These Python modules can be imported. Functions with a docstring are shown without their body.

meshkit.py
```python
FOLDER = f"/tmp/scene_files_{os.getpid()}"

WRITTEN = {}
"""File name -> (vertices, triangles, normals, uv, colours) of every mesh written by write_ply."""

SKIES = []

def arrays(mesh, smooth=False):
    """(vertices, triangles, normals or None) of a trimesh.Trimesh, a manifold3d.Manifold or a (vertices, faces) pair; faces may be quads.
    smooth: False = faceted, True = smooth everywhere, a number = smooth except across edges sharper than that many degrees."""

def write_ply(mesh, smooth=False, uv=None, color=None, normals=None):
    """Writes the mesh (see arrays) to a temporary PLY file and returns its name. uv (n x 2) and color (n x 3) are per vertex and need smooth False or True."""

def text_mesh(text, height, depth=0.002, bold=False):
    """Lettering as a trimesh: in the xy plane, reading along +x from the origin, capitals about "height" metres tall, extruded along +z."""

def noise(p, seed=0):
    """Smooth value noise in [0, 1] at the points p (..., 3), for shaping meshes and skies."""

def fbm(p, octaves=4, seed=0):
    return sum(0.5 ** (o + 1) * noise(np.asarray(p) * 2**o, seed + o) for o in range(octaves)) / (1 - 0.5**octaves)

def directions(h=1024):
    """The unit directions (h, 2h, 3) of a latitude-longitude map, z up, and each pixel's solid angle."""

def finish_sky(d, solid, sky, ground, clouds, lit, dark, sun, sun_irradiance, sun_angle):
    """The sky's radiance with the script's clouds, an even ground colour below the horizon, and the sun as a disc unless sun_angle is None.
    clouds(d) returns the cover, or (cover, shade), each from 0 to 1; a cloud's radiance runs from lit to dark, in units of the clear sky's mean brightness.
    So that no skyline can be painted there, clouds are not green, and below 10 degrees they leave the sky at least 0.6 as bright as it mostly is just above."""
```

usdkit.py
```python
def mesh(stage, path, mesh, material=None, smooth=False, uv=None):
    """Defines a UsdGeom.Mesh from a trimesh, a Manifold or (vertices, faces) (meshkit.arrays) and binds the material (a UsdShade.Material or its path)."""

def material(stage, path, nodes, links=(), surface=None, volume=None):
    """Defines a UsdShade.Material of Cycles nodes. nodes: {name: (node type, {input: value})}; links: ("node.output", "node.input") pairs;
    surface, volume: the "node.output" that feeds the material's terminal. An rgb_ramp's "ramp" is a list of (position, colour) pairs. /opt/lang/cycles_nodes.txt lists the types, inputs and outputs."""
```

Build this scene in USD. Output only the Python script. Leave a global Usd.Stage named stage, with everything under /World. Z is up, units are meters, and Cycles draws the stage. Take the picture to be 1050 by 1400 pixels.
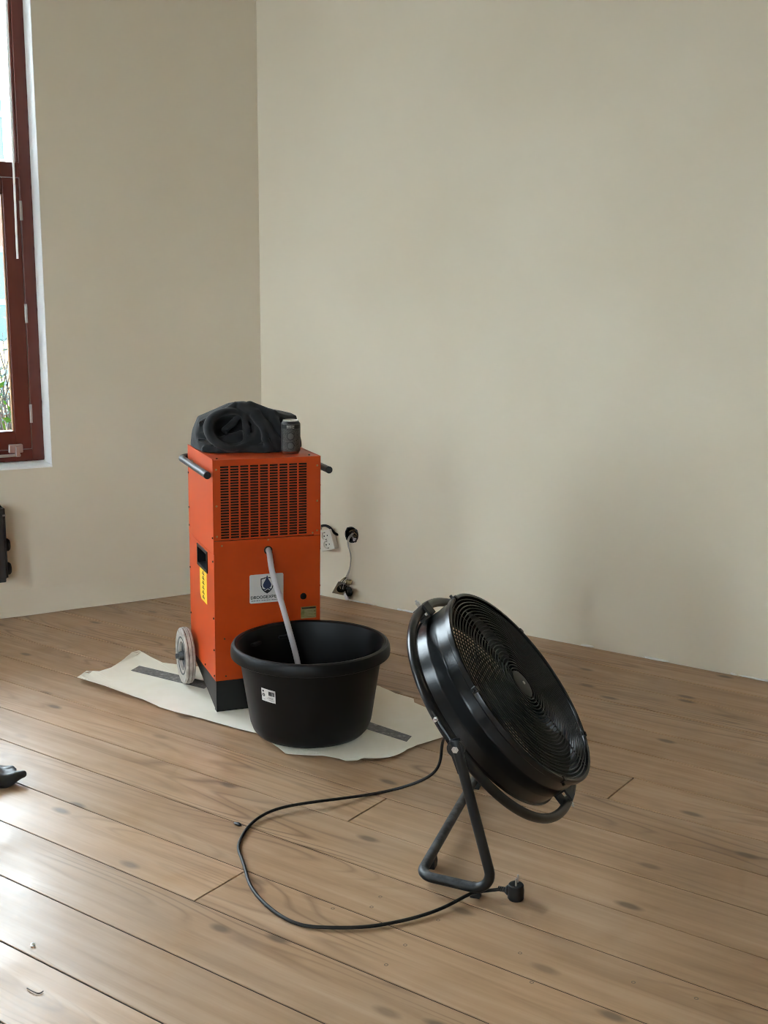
import math, random
import numpy as np
import trimesh
import manifold3d as m3
from shapely.geometry import Polygon, Point, box as sbox
from shapely import affinity, ops
from scipy.interpolate import CubicSpline
from pxr import Usd, UsdGeom, UsdLux, UsdShade, Gf, Sdf, Vt
import usdkit, meshkit

random.seed(7)
RNG = np.random.default_rng(7)
stage = Usd.Stage.CreateInMemory()
UsdGeom.SetStageUpAxis(stage, UsdGeom.Tokens.z)
UsdGeom.SetStageMetersPerUnit(stage, 1.0)
UsdGeom.Xform.Define(stage, '/World')
UsdGeom.Scope.Define(stage, '/World/Looks')
PI = math.pi

# ------------------------------------------------------------------ camera
F_PX, PITCH, ROLL, EYE = 1608.46, 0.188514, 0.0068348, 1.42
cp, sp = math.cos(PITCH), math.sin(PITCH)
fwd = np.array([0, cp, -sp]); r0 = np.array([1., 0, 0]); u0 = np.cross(r0, fwd)
rgt = math.cos(ROLL) * r0 + math.sin(ROLL) * u0
upv = -math.sin(ROLL) * r0 + math.cos(ROLL) * u0
cam = UsdGeom.Camera.Define(stage, '/World/Camera')
cam.AddTransformOp().Set(Gf.Matrix4d(*rgt, 0, *upv, 0, *(-fwd), 0, 0, 0, EYE, 1))
cam.CreateHorizontalApertureAttr(36.0)
cam.CreateVerticalApertureAttr(48.0)
cam.CreateFocalLengthAttr(36.0 * F_PX / 1050)
cam.CreateClippingRangeAttr(Gf.Vec2f(0.05, 200))
cam.CreateExposureAttr(2.9)

# ------------------------------------------------------------------ daylight: an overcast sky
dome = UsdLux.DomeLight.Define(stage, '/World/Sky')
dome.CreateIntensityAttr(1.0)
dome.CreateColorAttr(Gf.Vec3f(0.86, 0.97, 1.08))


# ------------------------------------------------------------------ helpers
def at(px, y=None, z=None):
    """The point of the place that the photograph shows at a pixel, at a known depth y or height z."""
    d = fwd + (px[0] - 525) / F_PX * rgt + (700 - px[1]) / F_PX * upv
    t = y / d[1] if y is not None else (z - EYE) / d[2]
    return np.array([0, 0, EYE]) + d * t


_used = {}


def numbered(parent, name):
    k = _used.get((parent, name), 0)
    _used[(parent, name)] = k + 1
    return name if k == 0 else f'{name}_{k:03d}'


def tag(prim, label=None, cat=None, group=None, kind=None):
    prim = prim.GetPrim()
    for k, v in (('label', label), ('category', cat), ('group', group), ('kind', kind)):
        if v:
            prim.SetCustomDataByKey(k, v)
    return prim


def thing(name, label, cat, loc=(0, 0, 0), rotz=0, group=None, mat4=None, kind=None):
    x = UsdGeom.Xform.Define(stage, '/World/' + numbered('/World', name))
    if mat4 is not None:
        x.AddTransformOp().Set(Gf.Matrix4d(*[float(v) for v in np.asarray(mat4).T.ravel()]))
    else:
        x.AddTranslateOp().Set(Gf.Vec3d(*map(float, loc)))
        x.AddRotateZOp().Set(math.degrees(rotz))
    tag(x, label, cat, group, kind)
    return x.GetPrim()


def part(name, mesh, mat, parent=None, smooth=35, label=None, kind=None, cols=None):
    base = '/World' if parent is None else str(parent.GetPath())
    path = base + '/' + numbered(base, name)
    if cols is not None:
        smooth = True
    m = usdkit.mesh(stage, path, mesh, mat, smooth=smooth)
    if cols is not None:
        UsdGeom.PrimvarsAPI(m).CreatePrimvar('print', Sdf.ValueTypeNames.Color3fArray, 'vertex').Set(
            Vt.Vec3fArray.FromNumpy(np.asarray(cols, np.float32)))
    tag(m, label, None, None, kind)
    return m.GetPrim()


def cat(*ms):
    return trimesh.util.concatenate([m for m in ms if m is not None])


def box(lo, hi):
    lo, hi = np.array(lo, float), np.array(hi, float)
    b = trimesh.creation.box(extents=hi - lo)
    b.apply_translation((lo + hi) / 2)
    return b


def cbox(lo, hi, c=0.002):
    """Box with chamfered edges."""
    lo, hi = np.array(lo, float), np.array(hi, float)
    c = min(c, 0.45 * float((hi - lo).min()))
    pts = []
    for sx in (0, 1):
        for sy in (0, 1):
            for sz in (0, 1):
                s = np.array([sx, sy, sz])
                p = np.where(s, hi, lo)
                ins = np.where(s, -c, c)
                for k in range(3):
                    q = p + ins
                    q[k] = p[k]
                    pts.append(q)
    return trimesh.convex.convex_hull(np.array(pts))


def M4(x=(1, 0, 0), y=(0, 1, 0), z=(0, 0, 1), o=(0, 0, 0)):
    m = np.eye(4)
    m[:3, 0], m[:3, 1], m[:3, 2], m[:3, 3] = x, y, z, o
    return m


def tf(mesh, m):
    mesh = mesh.copy()
    mesh.apply_transform(m)
    return mesh


def cyl(a, b, r, n=20, r2=None, bevel=0.0):
    a, b = np.array(a, float), np.array(b, float)
    L = np.linalg.norm(b - a)
    r2 = r if r2 is None else r2
    if bevel:
        prof = [(0, 0), (r - bevel, 0), (r, bevel), (r2, L - bevel), (r2 - bevel, L), (0, L)]
    else:
        prof = [(0, 0), (r, 0), (r2, L), (0, L)]
    m = trimesh.creation.revolve(np.array(prof), sections=n)
    z = (b - a) / L
    x = np.cross([0, 0, 1.0], z) if abs(z[2]) < 0.9 else np.cross([0, 1.0, 0], z)
    x /= np.linalg.norm(x)
    return tf(m, M4(x, np.cross(z, x), z, a))


def lathe(prof, n=64):
    return trimesh.creation.revolve(np.array(prof, float), sections=n)


def ext(poly, h, m=None):
    """A shapely polygon extruded by h along z, then placed by m."""
    parts = [trimesh.creation.extrude_polygon(g, h, engine='earcut') for g in getattr(poly, 'geoms', [poly])]
    e = cat(*parts)
    return e if m is None else tf(e, m)


def spline(pts, n, closed=False):
    pts = np.array(pts, float)
    if closed:
        pts = np.vstack([pts, pts[:1]])
    d = np.r_[0, np.cumsum(np.linalg.norm(np.diff(pts, axis=0), axis=1) ** 0.7)]
    cs = CubicSpline(d, pts, bc_type='periodic' if closed else 'natural')
    return cs(np.linspace(0, d[-1], n, endpoint=not closed))


def fillet(pts, radii, n=8):
    """Polyline with its inner corners rounded."""
    pts = np.array(pts, float)
    out = [pts[0]]
    for i in range(1, len(pts) - 1):
        p, a, b = pts[i], pts[i - 1] - pts[i], pts[i + 1] - pts[i]
        la, lb = np.linalg.norm(a), np.linalg.norm(b)
        a, b = a / la, b / lb
        ang = math.acos(np.clip(a @ b, -1, 1))
        t = min(radii[i - 1] / math.tan(ang / 2), la * 0.49, lb * 0.49)
        r = t * math.tan(ang / 2)
        c = p + (a + b) / np.linalg.norm(a + b) * math.hypot(t, r)
        v0, v1 = p + a * t - c, p + b * t - c
        w = math.acos(np.clip(v0 @ v1 / r / r, -1, 1))
        for k in range(n + 1):
            s = k / n
            out.append(c + (math.sin((1 - s) * w) * v0 + math.sin(s * w) * v1) / math.sin(w))
    out.append(pts[-1])
    return np.array(out)


def tube(path, r, n=12, closed=False, flat=None):
    """A round tube swept along a path; r may be one radius or one for each point. flat(i): (rx, ry) scale."""
    P = np.array(path, float)
    N = len(P)
    rr = np.full(N, r) if np.ndim(r) == 0 else np.asarray(r)
    T = (np.roll(P, -1, 0) - np.roll(P, 1, 0)) if closed else np.gradient(P, axis=0)
    T /= np.linalg.norm(T, axis=1)[:, None]
    x = np.cross(T[0], [0, 0, 1.0]) if abs(T[0][2]) < 0.9 else np.cross(T[0], [1.0, 0, 0])
    x /= np.linalg.norm(x)
    a = np.linspace(0, 2 * PI, n, endpoint=False)
    rings = []
    for i in range(N):
        x = x - T[i] * (x @ T[i])
        x /= np.linalg.norm(x)
        y = np.cross(T[i], x)
        rings.append(P[i] + rr[i] * (np.cos(a)[:, None] * x + np.sin(a)[:, None] * y))
    V = np.vstack(rings)
    F = []
    for i in range(N if closed else N - 1):
        j = (i + 1) % N
        for k in range(n):
            l = (k + 1) % n
            F += [[i * n + k, i * n + l, j * n + l], [i * n + k, j * n + l, j * n + k]]
    if not closed:
        V = np.vstack([V, P[0], P[-1]])
        for k in range(n):
            l = (k + 1) % n
            F += [[N * n, l, k], [N * n + 1, (N - 1) * n + k, (N - 1) * n + l]]
    return trimesh.Trimesh(V, F, process=False)


def surface_net(f, lo, hi, h):
    """Mesh of f < 0 on a grid (naive surface nets)."""
    lo, hi = np.array(lo, float), np.array(hi, float)
    n = np.ceil((hi - lo) / h).astype(int) + 1
    g = [lo[k] + h * np.arange(n[k]) for k in range(3)]
    X = np.stack(np.meshgrid(*g, indexing='ij'), -1)
    D = f(X.reshape(-1, 3)).reshape(n)
    c = [D[i:n[0] - 1 + i, j:n[1] - 1 + j, k:n[2] - 1 + k] for i in (0, 1) for j in (0, 1) for k in (0, 1)]
    S = np.stack(c, -1)
    act = (S.min(-1) < 0) & (S.max(-1) >= 0)
    idx = -np.ones(act.shape, int)
    cells = np.argwhere(act)
    idx[act] = np.arange(len(cells))
    off = np.array([(i, j, k) for i in (0, 1) for j in (0, 1) for k in (0, 1)], float)
    Sa = S[act]
    acc, cnt = np.zeros((len(cells), 3)), np.zeros(len(cells))
    for a in range(8):
        for b in range(a + 1, 8):
            if np.abs(off[a] - off[b]).sum() == 1:
                m = (Sa[:, a] < 0) != (Sa[:, b] < 0)
                t = Sa[m, a] / (Sa[m, a] - Sa[m, b])
                acc[m] += off[a] + t[:, None] * (off[b] - off[a])
                cnt[m] += 1
    V = lo + h * (cells + acc / cnt[:, None])
    F = []
    for ax in range(3):
        u, v = (ax + 1) % 3, (ax + 2) % 3
        sl0 = [slice(None)] * 3; sl1 = [slice(None)] * 3
        sl0[ax] = slice(0, n[ax] - 1); sl1[ax] = slice(1, n[ax])
        A, B = D[tuple(sl0)] < 0, D[tuple(sl1)] < 0
        e = np.argwhere(A != B)
        e = e[(e[:, u] > 0) & (e[:, v] > 0) & (e[:, u] < n[u] - 1) & (e[:, v] < n[v] - 1)]
        s = A[tuple(e.T)]
        q = []
        for du, dv in ((-1, -1), (0, -1), (0, 0), (-1, 0)):
            c_ = e.copy(); c_[:, u] += du; c_[:, v] += dv
            q.append(idx[tuple(c_.T)])
        q = np.stack(q, 1)
        q[~s] = q[~s][:, ::-1]
        F.append(q)
    Q = np.vstack(F)
    return trimesh.Trimesh(V, np.vstack([Q[:, [0, 1, 2]], Q[:, [0, 2, 3]]]), process=False)


def smin(a, b, k):
    h = np.clip(0.5 + 0.5 * (b - a) / k, 0, 1)
    return b * (1 - h) + a * h - k * h * (1 - h)


def ellipsoid(p, c, r):
    q = (p - np.array(c)) / np.array(r)
    k0 = np.linalg.norm(q, axis=1)
    k1 = np.linalg.norm(q / np.array(r), axis=1) + 1e-9
    return k0 * (k0 - 1) / k1


def capsule(p, a, b, r):
    a, b = np.array(a, float), np.array(b, float)
    t = np.clip((p - a) @ (b - a) / ((b - a) @ (b - a)), 0, 1)
    return np.linalg.norm(p - a - t[:, None] * (b - a), axis=1) - r


# ------------------------------------------------------------------ materials
L = '/World/Looks/'


def simple(name, color, rough=0.5, metal=0.0, spec=0.5, bump=None, **kw):
    n = {'p': ('principled_bsdf', {'base_color': color, 'roughness': rough, 'metallic': metal, 'specular_ior_level': spec, **kw})}
    l = []
    if bump:
        n['c'] = ('texture_coordinate', {})
        n['n'] = ('noise_texture', {'scale': bump[0], 'detail': 4})
        n['b'] = ('bump', {'strength': bump[1], 'distance': bump[2]})
        l = [('c.object', 'n.vector'), ('n.fac', 'b.height'), ('b.normal', 'p.normal')]
    return usdkit.material(stage, L + name, n, l, surface='p.BSDF')


def worn(name, c1, c2, scale, rough=(0.4, 0.6), lo=0.4, hi=0.65, metal=0.0, bump=0.0, spec=0.5, sc=(1, 1, 1)):
    n = {'c': ('texture_coordinate', {}), 'm': ('mapping', {'scale': sc}),
         'n': ('noise_texture', {'scale': scale, 'detail': 6, 'roughness': 0.6}),
         'r': ('rgb_ramp', {'ramp': [(lo, c1), (hi, c2)]}),
         'g': ('map_range', {'to_min': rough[0], 'to_max': rough[1]}),
         'p': ('principled_bsdf', {'metallic': metal, 'specular_ior_level': spec})}
    l = [('c.object', 'm.vector'), ('m.vector', 'n.vector'), ('n.fac', 'r.fac'), ('r.color', 'p.base_color'),
         ('n.fac', 'g.value'), ('g.result', 'p.roughness')]
    if bump:
        n['b'] = ('bump', {'strength': bump, 'distance': 0.002})
        l += [('n.fac', 'b.height'), ('b.normal', 'p.normal')]
    return usdkit.material(stage, L + name, n, l, surface='p.BSDF')


# cream plaster wall: very slight mottling and trowel relief
def plaster(name, c1, c2):
    return usdkit.material(stage, L + name, {
        'c': ('geometry', {}),
        'n': ('noise_texture', {'scale': 1.3, 'detail': 5, 'roughness': 0.55}),
        'r': ('rgb_ramp', {'ramp': [(0.3, c1), (0.7, c2)]}),
        'n2': ('noise_texture', {'scale': 9.0, 'detail': 6, 'roughness': 0.6}),
        'b': ('bump', {'strength': 0.25, 'distance': 0.004}),
        'p': ('principled_bsdf', {'roughness': 0.85, 'specular_ior_level': 0.25})},
        [('c.position', 'n.vector'), ('c.position', 'n2.vector'), ('n.fac', 'r.fac'), ('r.color', 'p.base_color'),
         ('n2.fac', 'b.height'), ('b.normal', 'p.normal')], surface='p.BSDF')


WALL = plaster('cream_plaster', (0.70, 0.62, 0.485), (0.74, 0.665, 0.535))
WHITE_PLASTER = plaster('white_plaster', (0.82, 0.80, 0.76), (0.9, 0.88, 0.85))
CEIL = simple('ceiling_paint', (0.8, 0.79, 0.76), 0.9)
WHITE_PAINT = simple('white_paint', (0.92, 0.92, 0.91), 0.3)
PLANK_YAW = math.radians(-35.232)


def wood_floor():
    n = {
        'c': ('geometry', {}),
        'o': ('object_info', {}),
        'wn': ('white_noise_texture', {'dimensions': '1D'}),
        'off': ('vector_math', {'math_type': 'multiply', 'vector2': (37.0, 23.0, 0.0)}),
        'rot': ('mapping', {'rotation': (0, 0, -PLANK_YAW)}),
        'add': ('vector_math', {'math_type': 'add'}),
        'mg': ('mapping', {'scale': (1.4, 26, 1)}),
        'g': ('noise_texture', {'scale': 1.0, 'detail': 7, 'roughness': 0.62, 'distortion': 0.4}),
        # cathedral grain: contour bands of a long, slow noise
        'mc': ('mapping', {'scale': (0.75, 7.5, 1)}),
        'cn': ('noise_texture', {'scale': 1.0, 'detail': 1.2, 'roughness': 0.4, 'distortion': 0.25}),
        'cm': ('math', {'math_type': 'multiply', 'value2': 16.0}),
        'cf': ('math', {'math_type': 'pingpong', 'value2': 0.5}),
        'cr': ('map_range', {'from_min': 0.0, 'from_max': 0.22, 'to_min': 1.0, 'to_max': 0.0, 'clamp': True}),
        'ms': ('mapping', {'scale': (0.8, 3, 1)}),
        'sn': ('noise_texture', {'scale': 1.2, 'detail': 2}),
        'sr': ('map_range', {'from_min': 0.45, 'from_max': 0.64, 'to_min': 0.0, 'to_max': 0.85, 'clamp': True}),
        'cmul': ('math', {'math_type': 'multiply'}),
        'base': ('rgb_ramp', {'ramp': [(0.25, (0.285, 0.168, 0.087)), (0.5, (0.395, 0.243, 0.137)), (0.78, (0.485, 0.330, 0.212))]}),
        'mixc': ('mix_color', {'blend_type': 'mix', 'b': (0.17, 0.090, 0.045)}),
        # knots
        'mk': ('mapping', {'scale': (2.6, 6.2, 1)}),
        'kd': ('noise_texture', {'scale': 3.0, 'detail': 2}),
        'kmix': ('mix_vector', {'fac': 0.10}),
        'kv': ('voronoi_texture', {'dimensions': '2D', 'scale': 1.0}),
        'kr': ('map_range', {'from_min': 0.04, 'from_max': 0.095, 'to_min': 1.0, 'to_max': 0.0, 'clamp': True}),
        'ks': ('separate_color', {}),
        'kt': ('map_range', {'from_min': 0.40, 'from_max': 0.65, 'to_min': 0.0, 'to_max': 0.85, 'clamp': True}),
        'kmul': ('math', {'math_type': 'multiply'}),
        'mixk': ('mix_color', {'blend_type': 'mix', 'b': (0.125, 0.078, 0.046)}),
        # tone of the plank
        'tv': ('map_range', {'to_min': 0.90, 'to_max': 1.10}),
        'tone': ('vector_math', {'math_type': 'scale'}),
        # broad worn, greyed patches
        'pn': ('noise_texture', {'scale': 2.2, 'detail': 4}),
        'pr': ('map_range', {'from_min': 0.48, 'from_max': 0.72, 'to_min': 0.0, 'to_max': 0.35, 'clamp': True}),
        'mixp': ('mix_color', {'blend_type': 'mix', 'b': (0.34, 0.255, 0.185)}),
        'rn': ('noise_texture', {'scale': 5.5, 'detail': 5}),
        'rr': ('map_range', {'from_min': 0.3, 'from_max': 0.7, 'to_min': 0.30, 'to_max': 0.46}),
        'bh': ('math', {'math_type': 'multiply_add', 'value2': 0.5}),
        'b': ('bump', {'strength': 0.22, 'distance': 0.0015}),
        'p': ('principled_bsdf', {'specular_ior_level': 0.42}),
    }
    l = [('o.random', 'wn.w'), ('wn.color', 'off.vector1'), ('c.position', 'rot.vector'), ('rot.vector', 'add.vector1'), ('off.vector', 'add.vector2'),
         ('add.vector', 'mg.vector'), ('mg.vector', 'g.vector'), ('g.fac', 'base.fac'),
         ('add.vector', 'mc.vector'), ('mc.vector', 'cn.vector'), ('cn.fac', 'cm.value1'), ('cm.value', 'cf.value1'), ('cf.value', 'cr.value'),
         ('add.vector', 'ms.vector'), ('ms.vector', 'sn.vector'), ('sn.fac', 'sr.value'), ('cr.result', 'cmul.value1'), ('sr.result', 'cmul.value2'),
         ('base.color', 'mixc.a'), ('cmul.value', 'mixc.fac'),
         ('add.vector', 'mk.vector'), ('add.vector', 'kd.vector'), ('mk.vector', 'kmix.a'), ('kd.color', 'kmix.b'), ('kmix.result', 'kv.vector'),
         ('kv.distance', 'kr.value'), ('kv.color', 'ks.color'), ('ks.r', 'kt.value'), ('kr.result', 'kmul.value1'), ('kt.result', 'kmul.value2'),
         ('mixc.result', 'mixp.a'), ('c.position', 'pn.vector'), ('pn.fac', 'pr.value'), ('pr.result', 'mixp.fac'),
         ('mixp.result', 'mixk.a'), ('kmul.value', 'mixk.fac'),
         ('wn.value', 'tv.value'), ('tv.result', 'tone.scale'), ('mixk.result', 'tone.vector1'), ('tone.vector', 'p.base_color'),
         ('c.position', 'rn.vector'), ('rn.fac', 'rr.value'), ('rr.result', 'p.roughness'),
         ('g.fac', 'bh.value1'), ('rn.fac', 'bh.value3'), ('bh.value', 'b.height'), ('b.normal', 'p.normal')]
    return usdkit.material(stage, L + 'floor_wood', n, l, surface='p.BSDF')


FLOOR = wood_floor()
SUBFLOOR = simple('subfloor', (0.02, 0.013, 0.009), 0.9)
ORANGE = worn('orange_powder_coat', (0.48, 0.048, 0.003), (0.53, 0.058, 0.005), 6.0, (0.32, 0.45), 0.35, 0.65)
BLACK_SHEET = simple('black_sheet_metal', (0.004, 0.005, 0.006), 0.42, spec=0.4)
BLACK_GLOSS = worn('fan_black_paint', (0.004, 0.005, 0.006), (0.005, 0.006, 0.007), 8.0, (0.18, 0.28), spec=0.33)
BLACK_MATT = simple('black_plastic', (0.005, 0.005, 0.005), 0.5, spec=0.35)
BLACK_WIRE = simple('black_wire', (0.007, 0.0068, 0.0055), 0.45, spec=0.3)
TUB = worn('black_tub_plastic', (0.003, 0.003, 0.0033), (0.005, 0.005, 0.0053), 5.0, (0.38, 0.5), bump=0.05, spec=0.22)
DARK_VOID = simple('dark_inside', (0.006, 0.006, 0.006), 0.8)
PIPE = worn('handle_pipe_paint', (0.018, 0.020, 0.022), (0.05, 0.056, 0.062), 30.0, (0.35, 0.55))
STAND = usdkit.material(stage, L + 'stand_tube_dusty', {
    'g': ('geometry', {}), 'x': ('separate_xyz', {}), 'n': ('noise_texture', {'scale': 26.0, 'detail': 5, 'roughness': 0.65}),
    'u': ('map_range', {'from_min': 0.1, 'from_max': 0.95, 'to_min': 0.0, 'to_max': 1.0, 'clamp': True}),
    'v': ('map_range', {'from_min': 0.35, 'from_max': 0.6, 'to_min': 0.25, 'to_max': 1.0, 'clamp': True}),
    'm': ('math', {'math_type': 'multiply'}),
    'r': ('rgb_ramp', {'ramp': [(0.0, (0.006, 0.0065, 0.007)), (0.5, (0.03, 0.033, 0.036)), (1.0, (0.085, 0.09, 0.095))]}),
    'p': ('principled_bsdf', {'roughness': 0.42, 'specular_ior_level': 0.35})},
    [('g.normal', 'x.vector'), ('x.z', 'u.value'), ('g.position', 'n.vector'), ('n.fac', 'v.value'), ('u.result', 'm.value1'), ('v.result', 'm.value2'), ('m.value', 'r.fac'), ('r.color', 'p.base_color')], surface='p.BSDF')
TYRE = worn('dusty_tyre', (0.30, 0.265, 0.23), (0.48, 0.44, 0.40), 25.0, (0.7, 0.9), bump=0.2)
WHEEL_RIM = worn('wheel_rim_grey', (0.03, 0.034, 0.036), (0.10, 0.105, 0.105), 20.0, (0.5, 0.7))
TYRE_GROOVE = worn('tyre_groove_grime', (0.10, 0.055, 0.045), (0.20, 0.14, 0.12), 30.0, (0.8, 0.9))
STEEL = simple('zinc_steel', (0.55, 0.54, 0.52), 0.32, 1.0)
BRASS = simple('brass_screw', (0.34, 0.27, 0.14), 0.45, 0.8)
DARK_SCREW = simple('dark_screw', (0.07, 0.05, 0.04), 0.5, 0.6)
LABEL_WHITE = simple('sticker_white', (0.60, 0.58, 0.56), 0.4)
INK_BLACK = simple('ink_black', (0.012, 0.012, 0.014), 0.5)
INK_NAVY = simple('ink_navy', (0.018, 0.026, 0.075), 0.4)
INK_GREY = simple('ink_grey', (0.22, 0.21, 0.21), 0.5)
INK_PALE = simple('ink_pale_blue', (0.45, 0.47, 0.55), 0.45)
YELLOW = simple('sticker_yellow', (0.86, 0.52, 0.02), 0.45)
PLATE = worn('rating_plate_olive', (0.15, 0.14, 0.05), (0.24, 0.21, 0.09), 40.0, (0.3, 0.45))
PLATE_LIGHT = simple('rating_plate_light', (0.38, 0.34, 0.20), 0.4)
PAPER = worn('paper_cover', (0.87, 0.81, 0.68), (0.91, 0.86, 0.75), 5.0, (0.7, 0.85), bump=0.15)
STRIPE = usdkit.material(stage, L + 'printed_grey', {
    'c': ('geometry', {}), 'n': ('noise_texture', {'scale': 70.0, 'detail': 5, 'roughness': 0.7}),
    'r': ('rgb_ramp', {'ramp': [(0.38, (0.13, 0.125, 0.12)), (0.6, (0.22, 0.21, 0.20)), (0.72, (0.5, 0.48, 0.44))]}),
    'p': ('principled_bsdf', {'roughness': 0.7})},
    [('c.position', 'n.vector'), ('n.fac', 'r.fac'), ('r.color', 'p.base_color')], surface='p.BSDF')
FABRIC = usdkit.material(stage, L + 'dark_fabric', {
    'c': ('texture_coordinate', {}), 'n': ('noise_texture', {'scale': 500.0, 'detail': 2}),
    'n2': ('noise_texture', {'scale': 14.0, 'detail': 3}),
    'r': ('rgb_ramp', {'ramp': [(0.35, (0.013, 0.0135, 0.0145)), (0.65, (0.024, 0.0245, 0.026))]}),
    'b': ('bump', {'strength': 0.3, 'distance': 0.0006}),
    'p': ('principled_bsdf', {'roughness': 0.9, 'sheen_weight': 0.12, 'sheen_roughness': 0.5, 'specular_ior_level': 0.2})},
    [('c.object', 'n.vector'), ('c.object', 'n2.vector'), ('n2.fac', 'r.fac'), ('r.color', 'p.base_color'), ('n.fac', 'b.height'), ('b.normal', 'p.normal')],
    surface='p.BSDF')
RAG = worn('black_rag', (0.008, 0.009, 0.010), (0.02, 0.022, 0.025), 30.0, (0.25, 0.6), bump=0.3)
RED_WOOD = worn('red_brown_window_paint', (0.105, 0.020, 0.014), (0.135, 0.028, 0.018), 9.0, (0.25, 0.35), sc=(1, 1, 0.15))
GLASS = usdkit.material(stage, L + 'window_glass', {
    'f': ('fresnel', {'IOR': 1.45}), 't': ('transparent_bsdf', {'color': (0.96, 0.98, 0.97)}),
    'g': ('glossy_bsdf', {'roughness': 0.0, 'color': (1, 1, 1)}), 'm': ('mix_closure', {})},
    [('f.fac', 'm.fac'), ('t.BSDF', 'm.closure1'), ('g.BSDF', 'm.closure2')], surface='m.closure')
HOSE = usdkit.material(stage, L + 'clear_hose', {
    'p': ('principled_bsdf', {'base_color': (0.62, 0.58, 0.60), 'roughness': 0.3, 'transmission_weight': 0.35, 'ior': 1.2})}, [], surface='p.BSDF')
WATER = usdkit.material(stage, L + 'water', {
    'p': ('principled_bsdf', {'base_color': (0.7, 0.75, 0.75), 'roughness': 0.02, 'transmission_weight': 1.0, 'ior': 1.33})}, [], surface='p.BSDF')
OUTLET = simple('outlet_plastic', (0.66, 0.62, 0.54), 0.4)
WIRE_GREY = simple('grey_wire', (0.42, 0.39, 0.34), 0.5)
PALE_PLASTIC = simple('pale_plastic', (0.60, 0.57, 0.62), 0.45)
RAD = simple('radiator_black', (0.012, 0.014, 0.017), 0.4)
PRINT = usdkit.material(stage, L + 'printed_tin', {
    'a': ('attribute', {'attribute': 'print'}),
    'p': ('principled_bsdf', {'roughness': 0.4, 'metallic': 0.0, 'specular_ior_level': 0.25})}, [('a.color', 'p.base_color')], surface='p.BSDF')

# ------------------------------------------------------------------ the room
A0 = np.array([-0.5833, 5.5597])                                     # the corner in view
dR = np.array([math.cos(math.radians(-35)), math.sin(math.radians(-35))])   # along the right-hand wall
dL = np.array([-math.cos(math.radians(30)), -math.sin(math.radians(30))])   # along the window wall
nL = np.array([0.5, -0.8660254])                                     # window wall's normal, into the room
nR = np.array([-math.sin(math.radians(35)), -math.cos(math.radians(35))])   # right wall's normal, into the room
B0 = A0 + 5.6 * dR
C0 = B0 + 6.2 * nR
E0 = A0 + 4.3 * dL
D0 = E0 + np.array([-0.25, -5.2])
ROOM = Polygon([A0, B0, C0, D0, E0])
CEIL_Z = 3.45
L_WALL = M4((*dL, 0), (0, 0, 1), (*(-np.array(nL)), 0), (*A0, 0))      # (s, z, depth outwards); a mirrored frame is fixed below


def wall_solid(org, d, nrm, length, holes, thick, z0=-0.06, z1=CEIL_Z, start=0.0):
    """A wall: its room side in the plane through org along d; holes in (s, z). Returned in room coordinates."""
    poly = Polygon([(start, z0), (length, z0), (length, z1), (start, z1)])
    for h in holes:
        poly = poly.difference(h)
    m = ext(poly, thick)
    v = m.vertices.copy()
    out = org[None, :] + v[:, :1] * d[None, :] - v[:, 2:] * nrm[None, :]
    m = trimesh.Trimesh(np.c_[out, v[:, 1]], m.faces, process=False)
    if m.volume < 0:
        m.invert()
    return m


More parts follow.
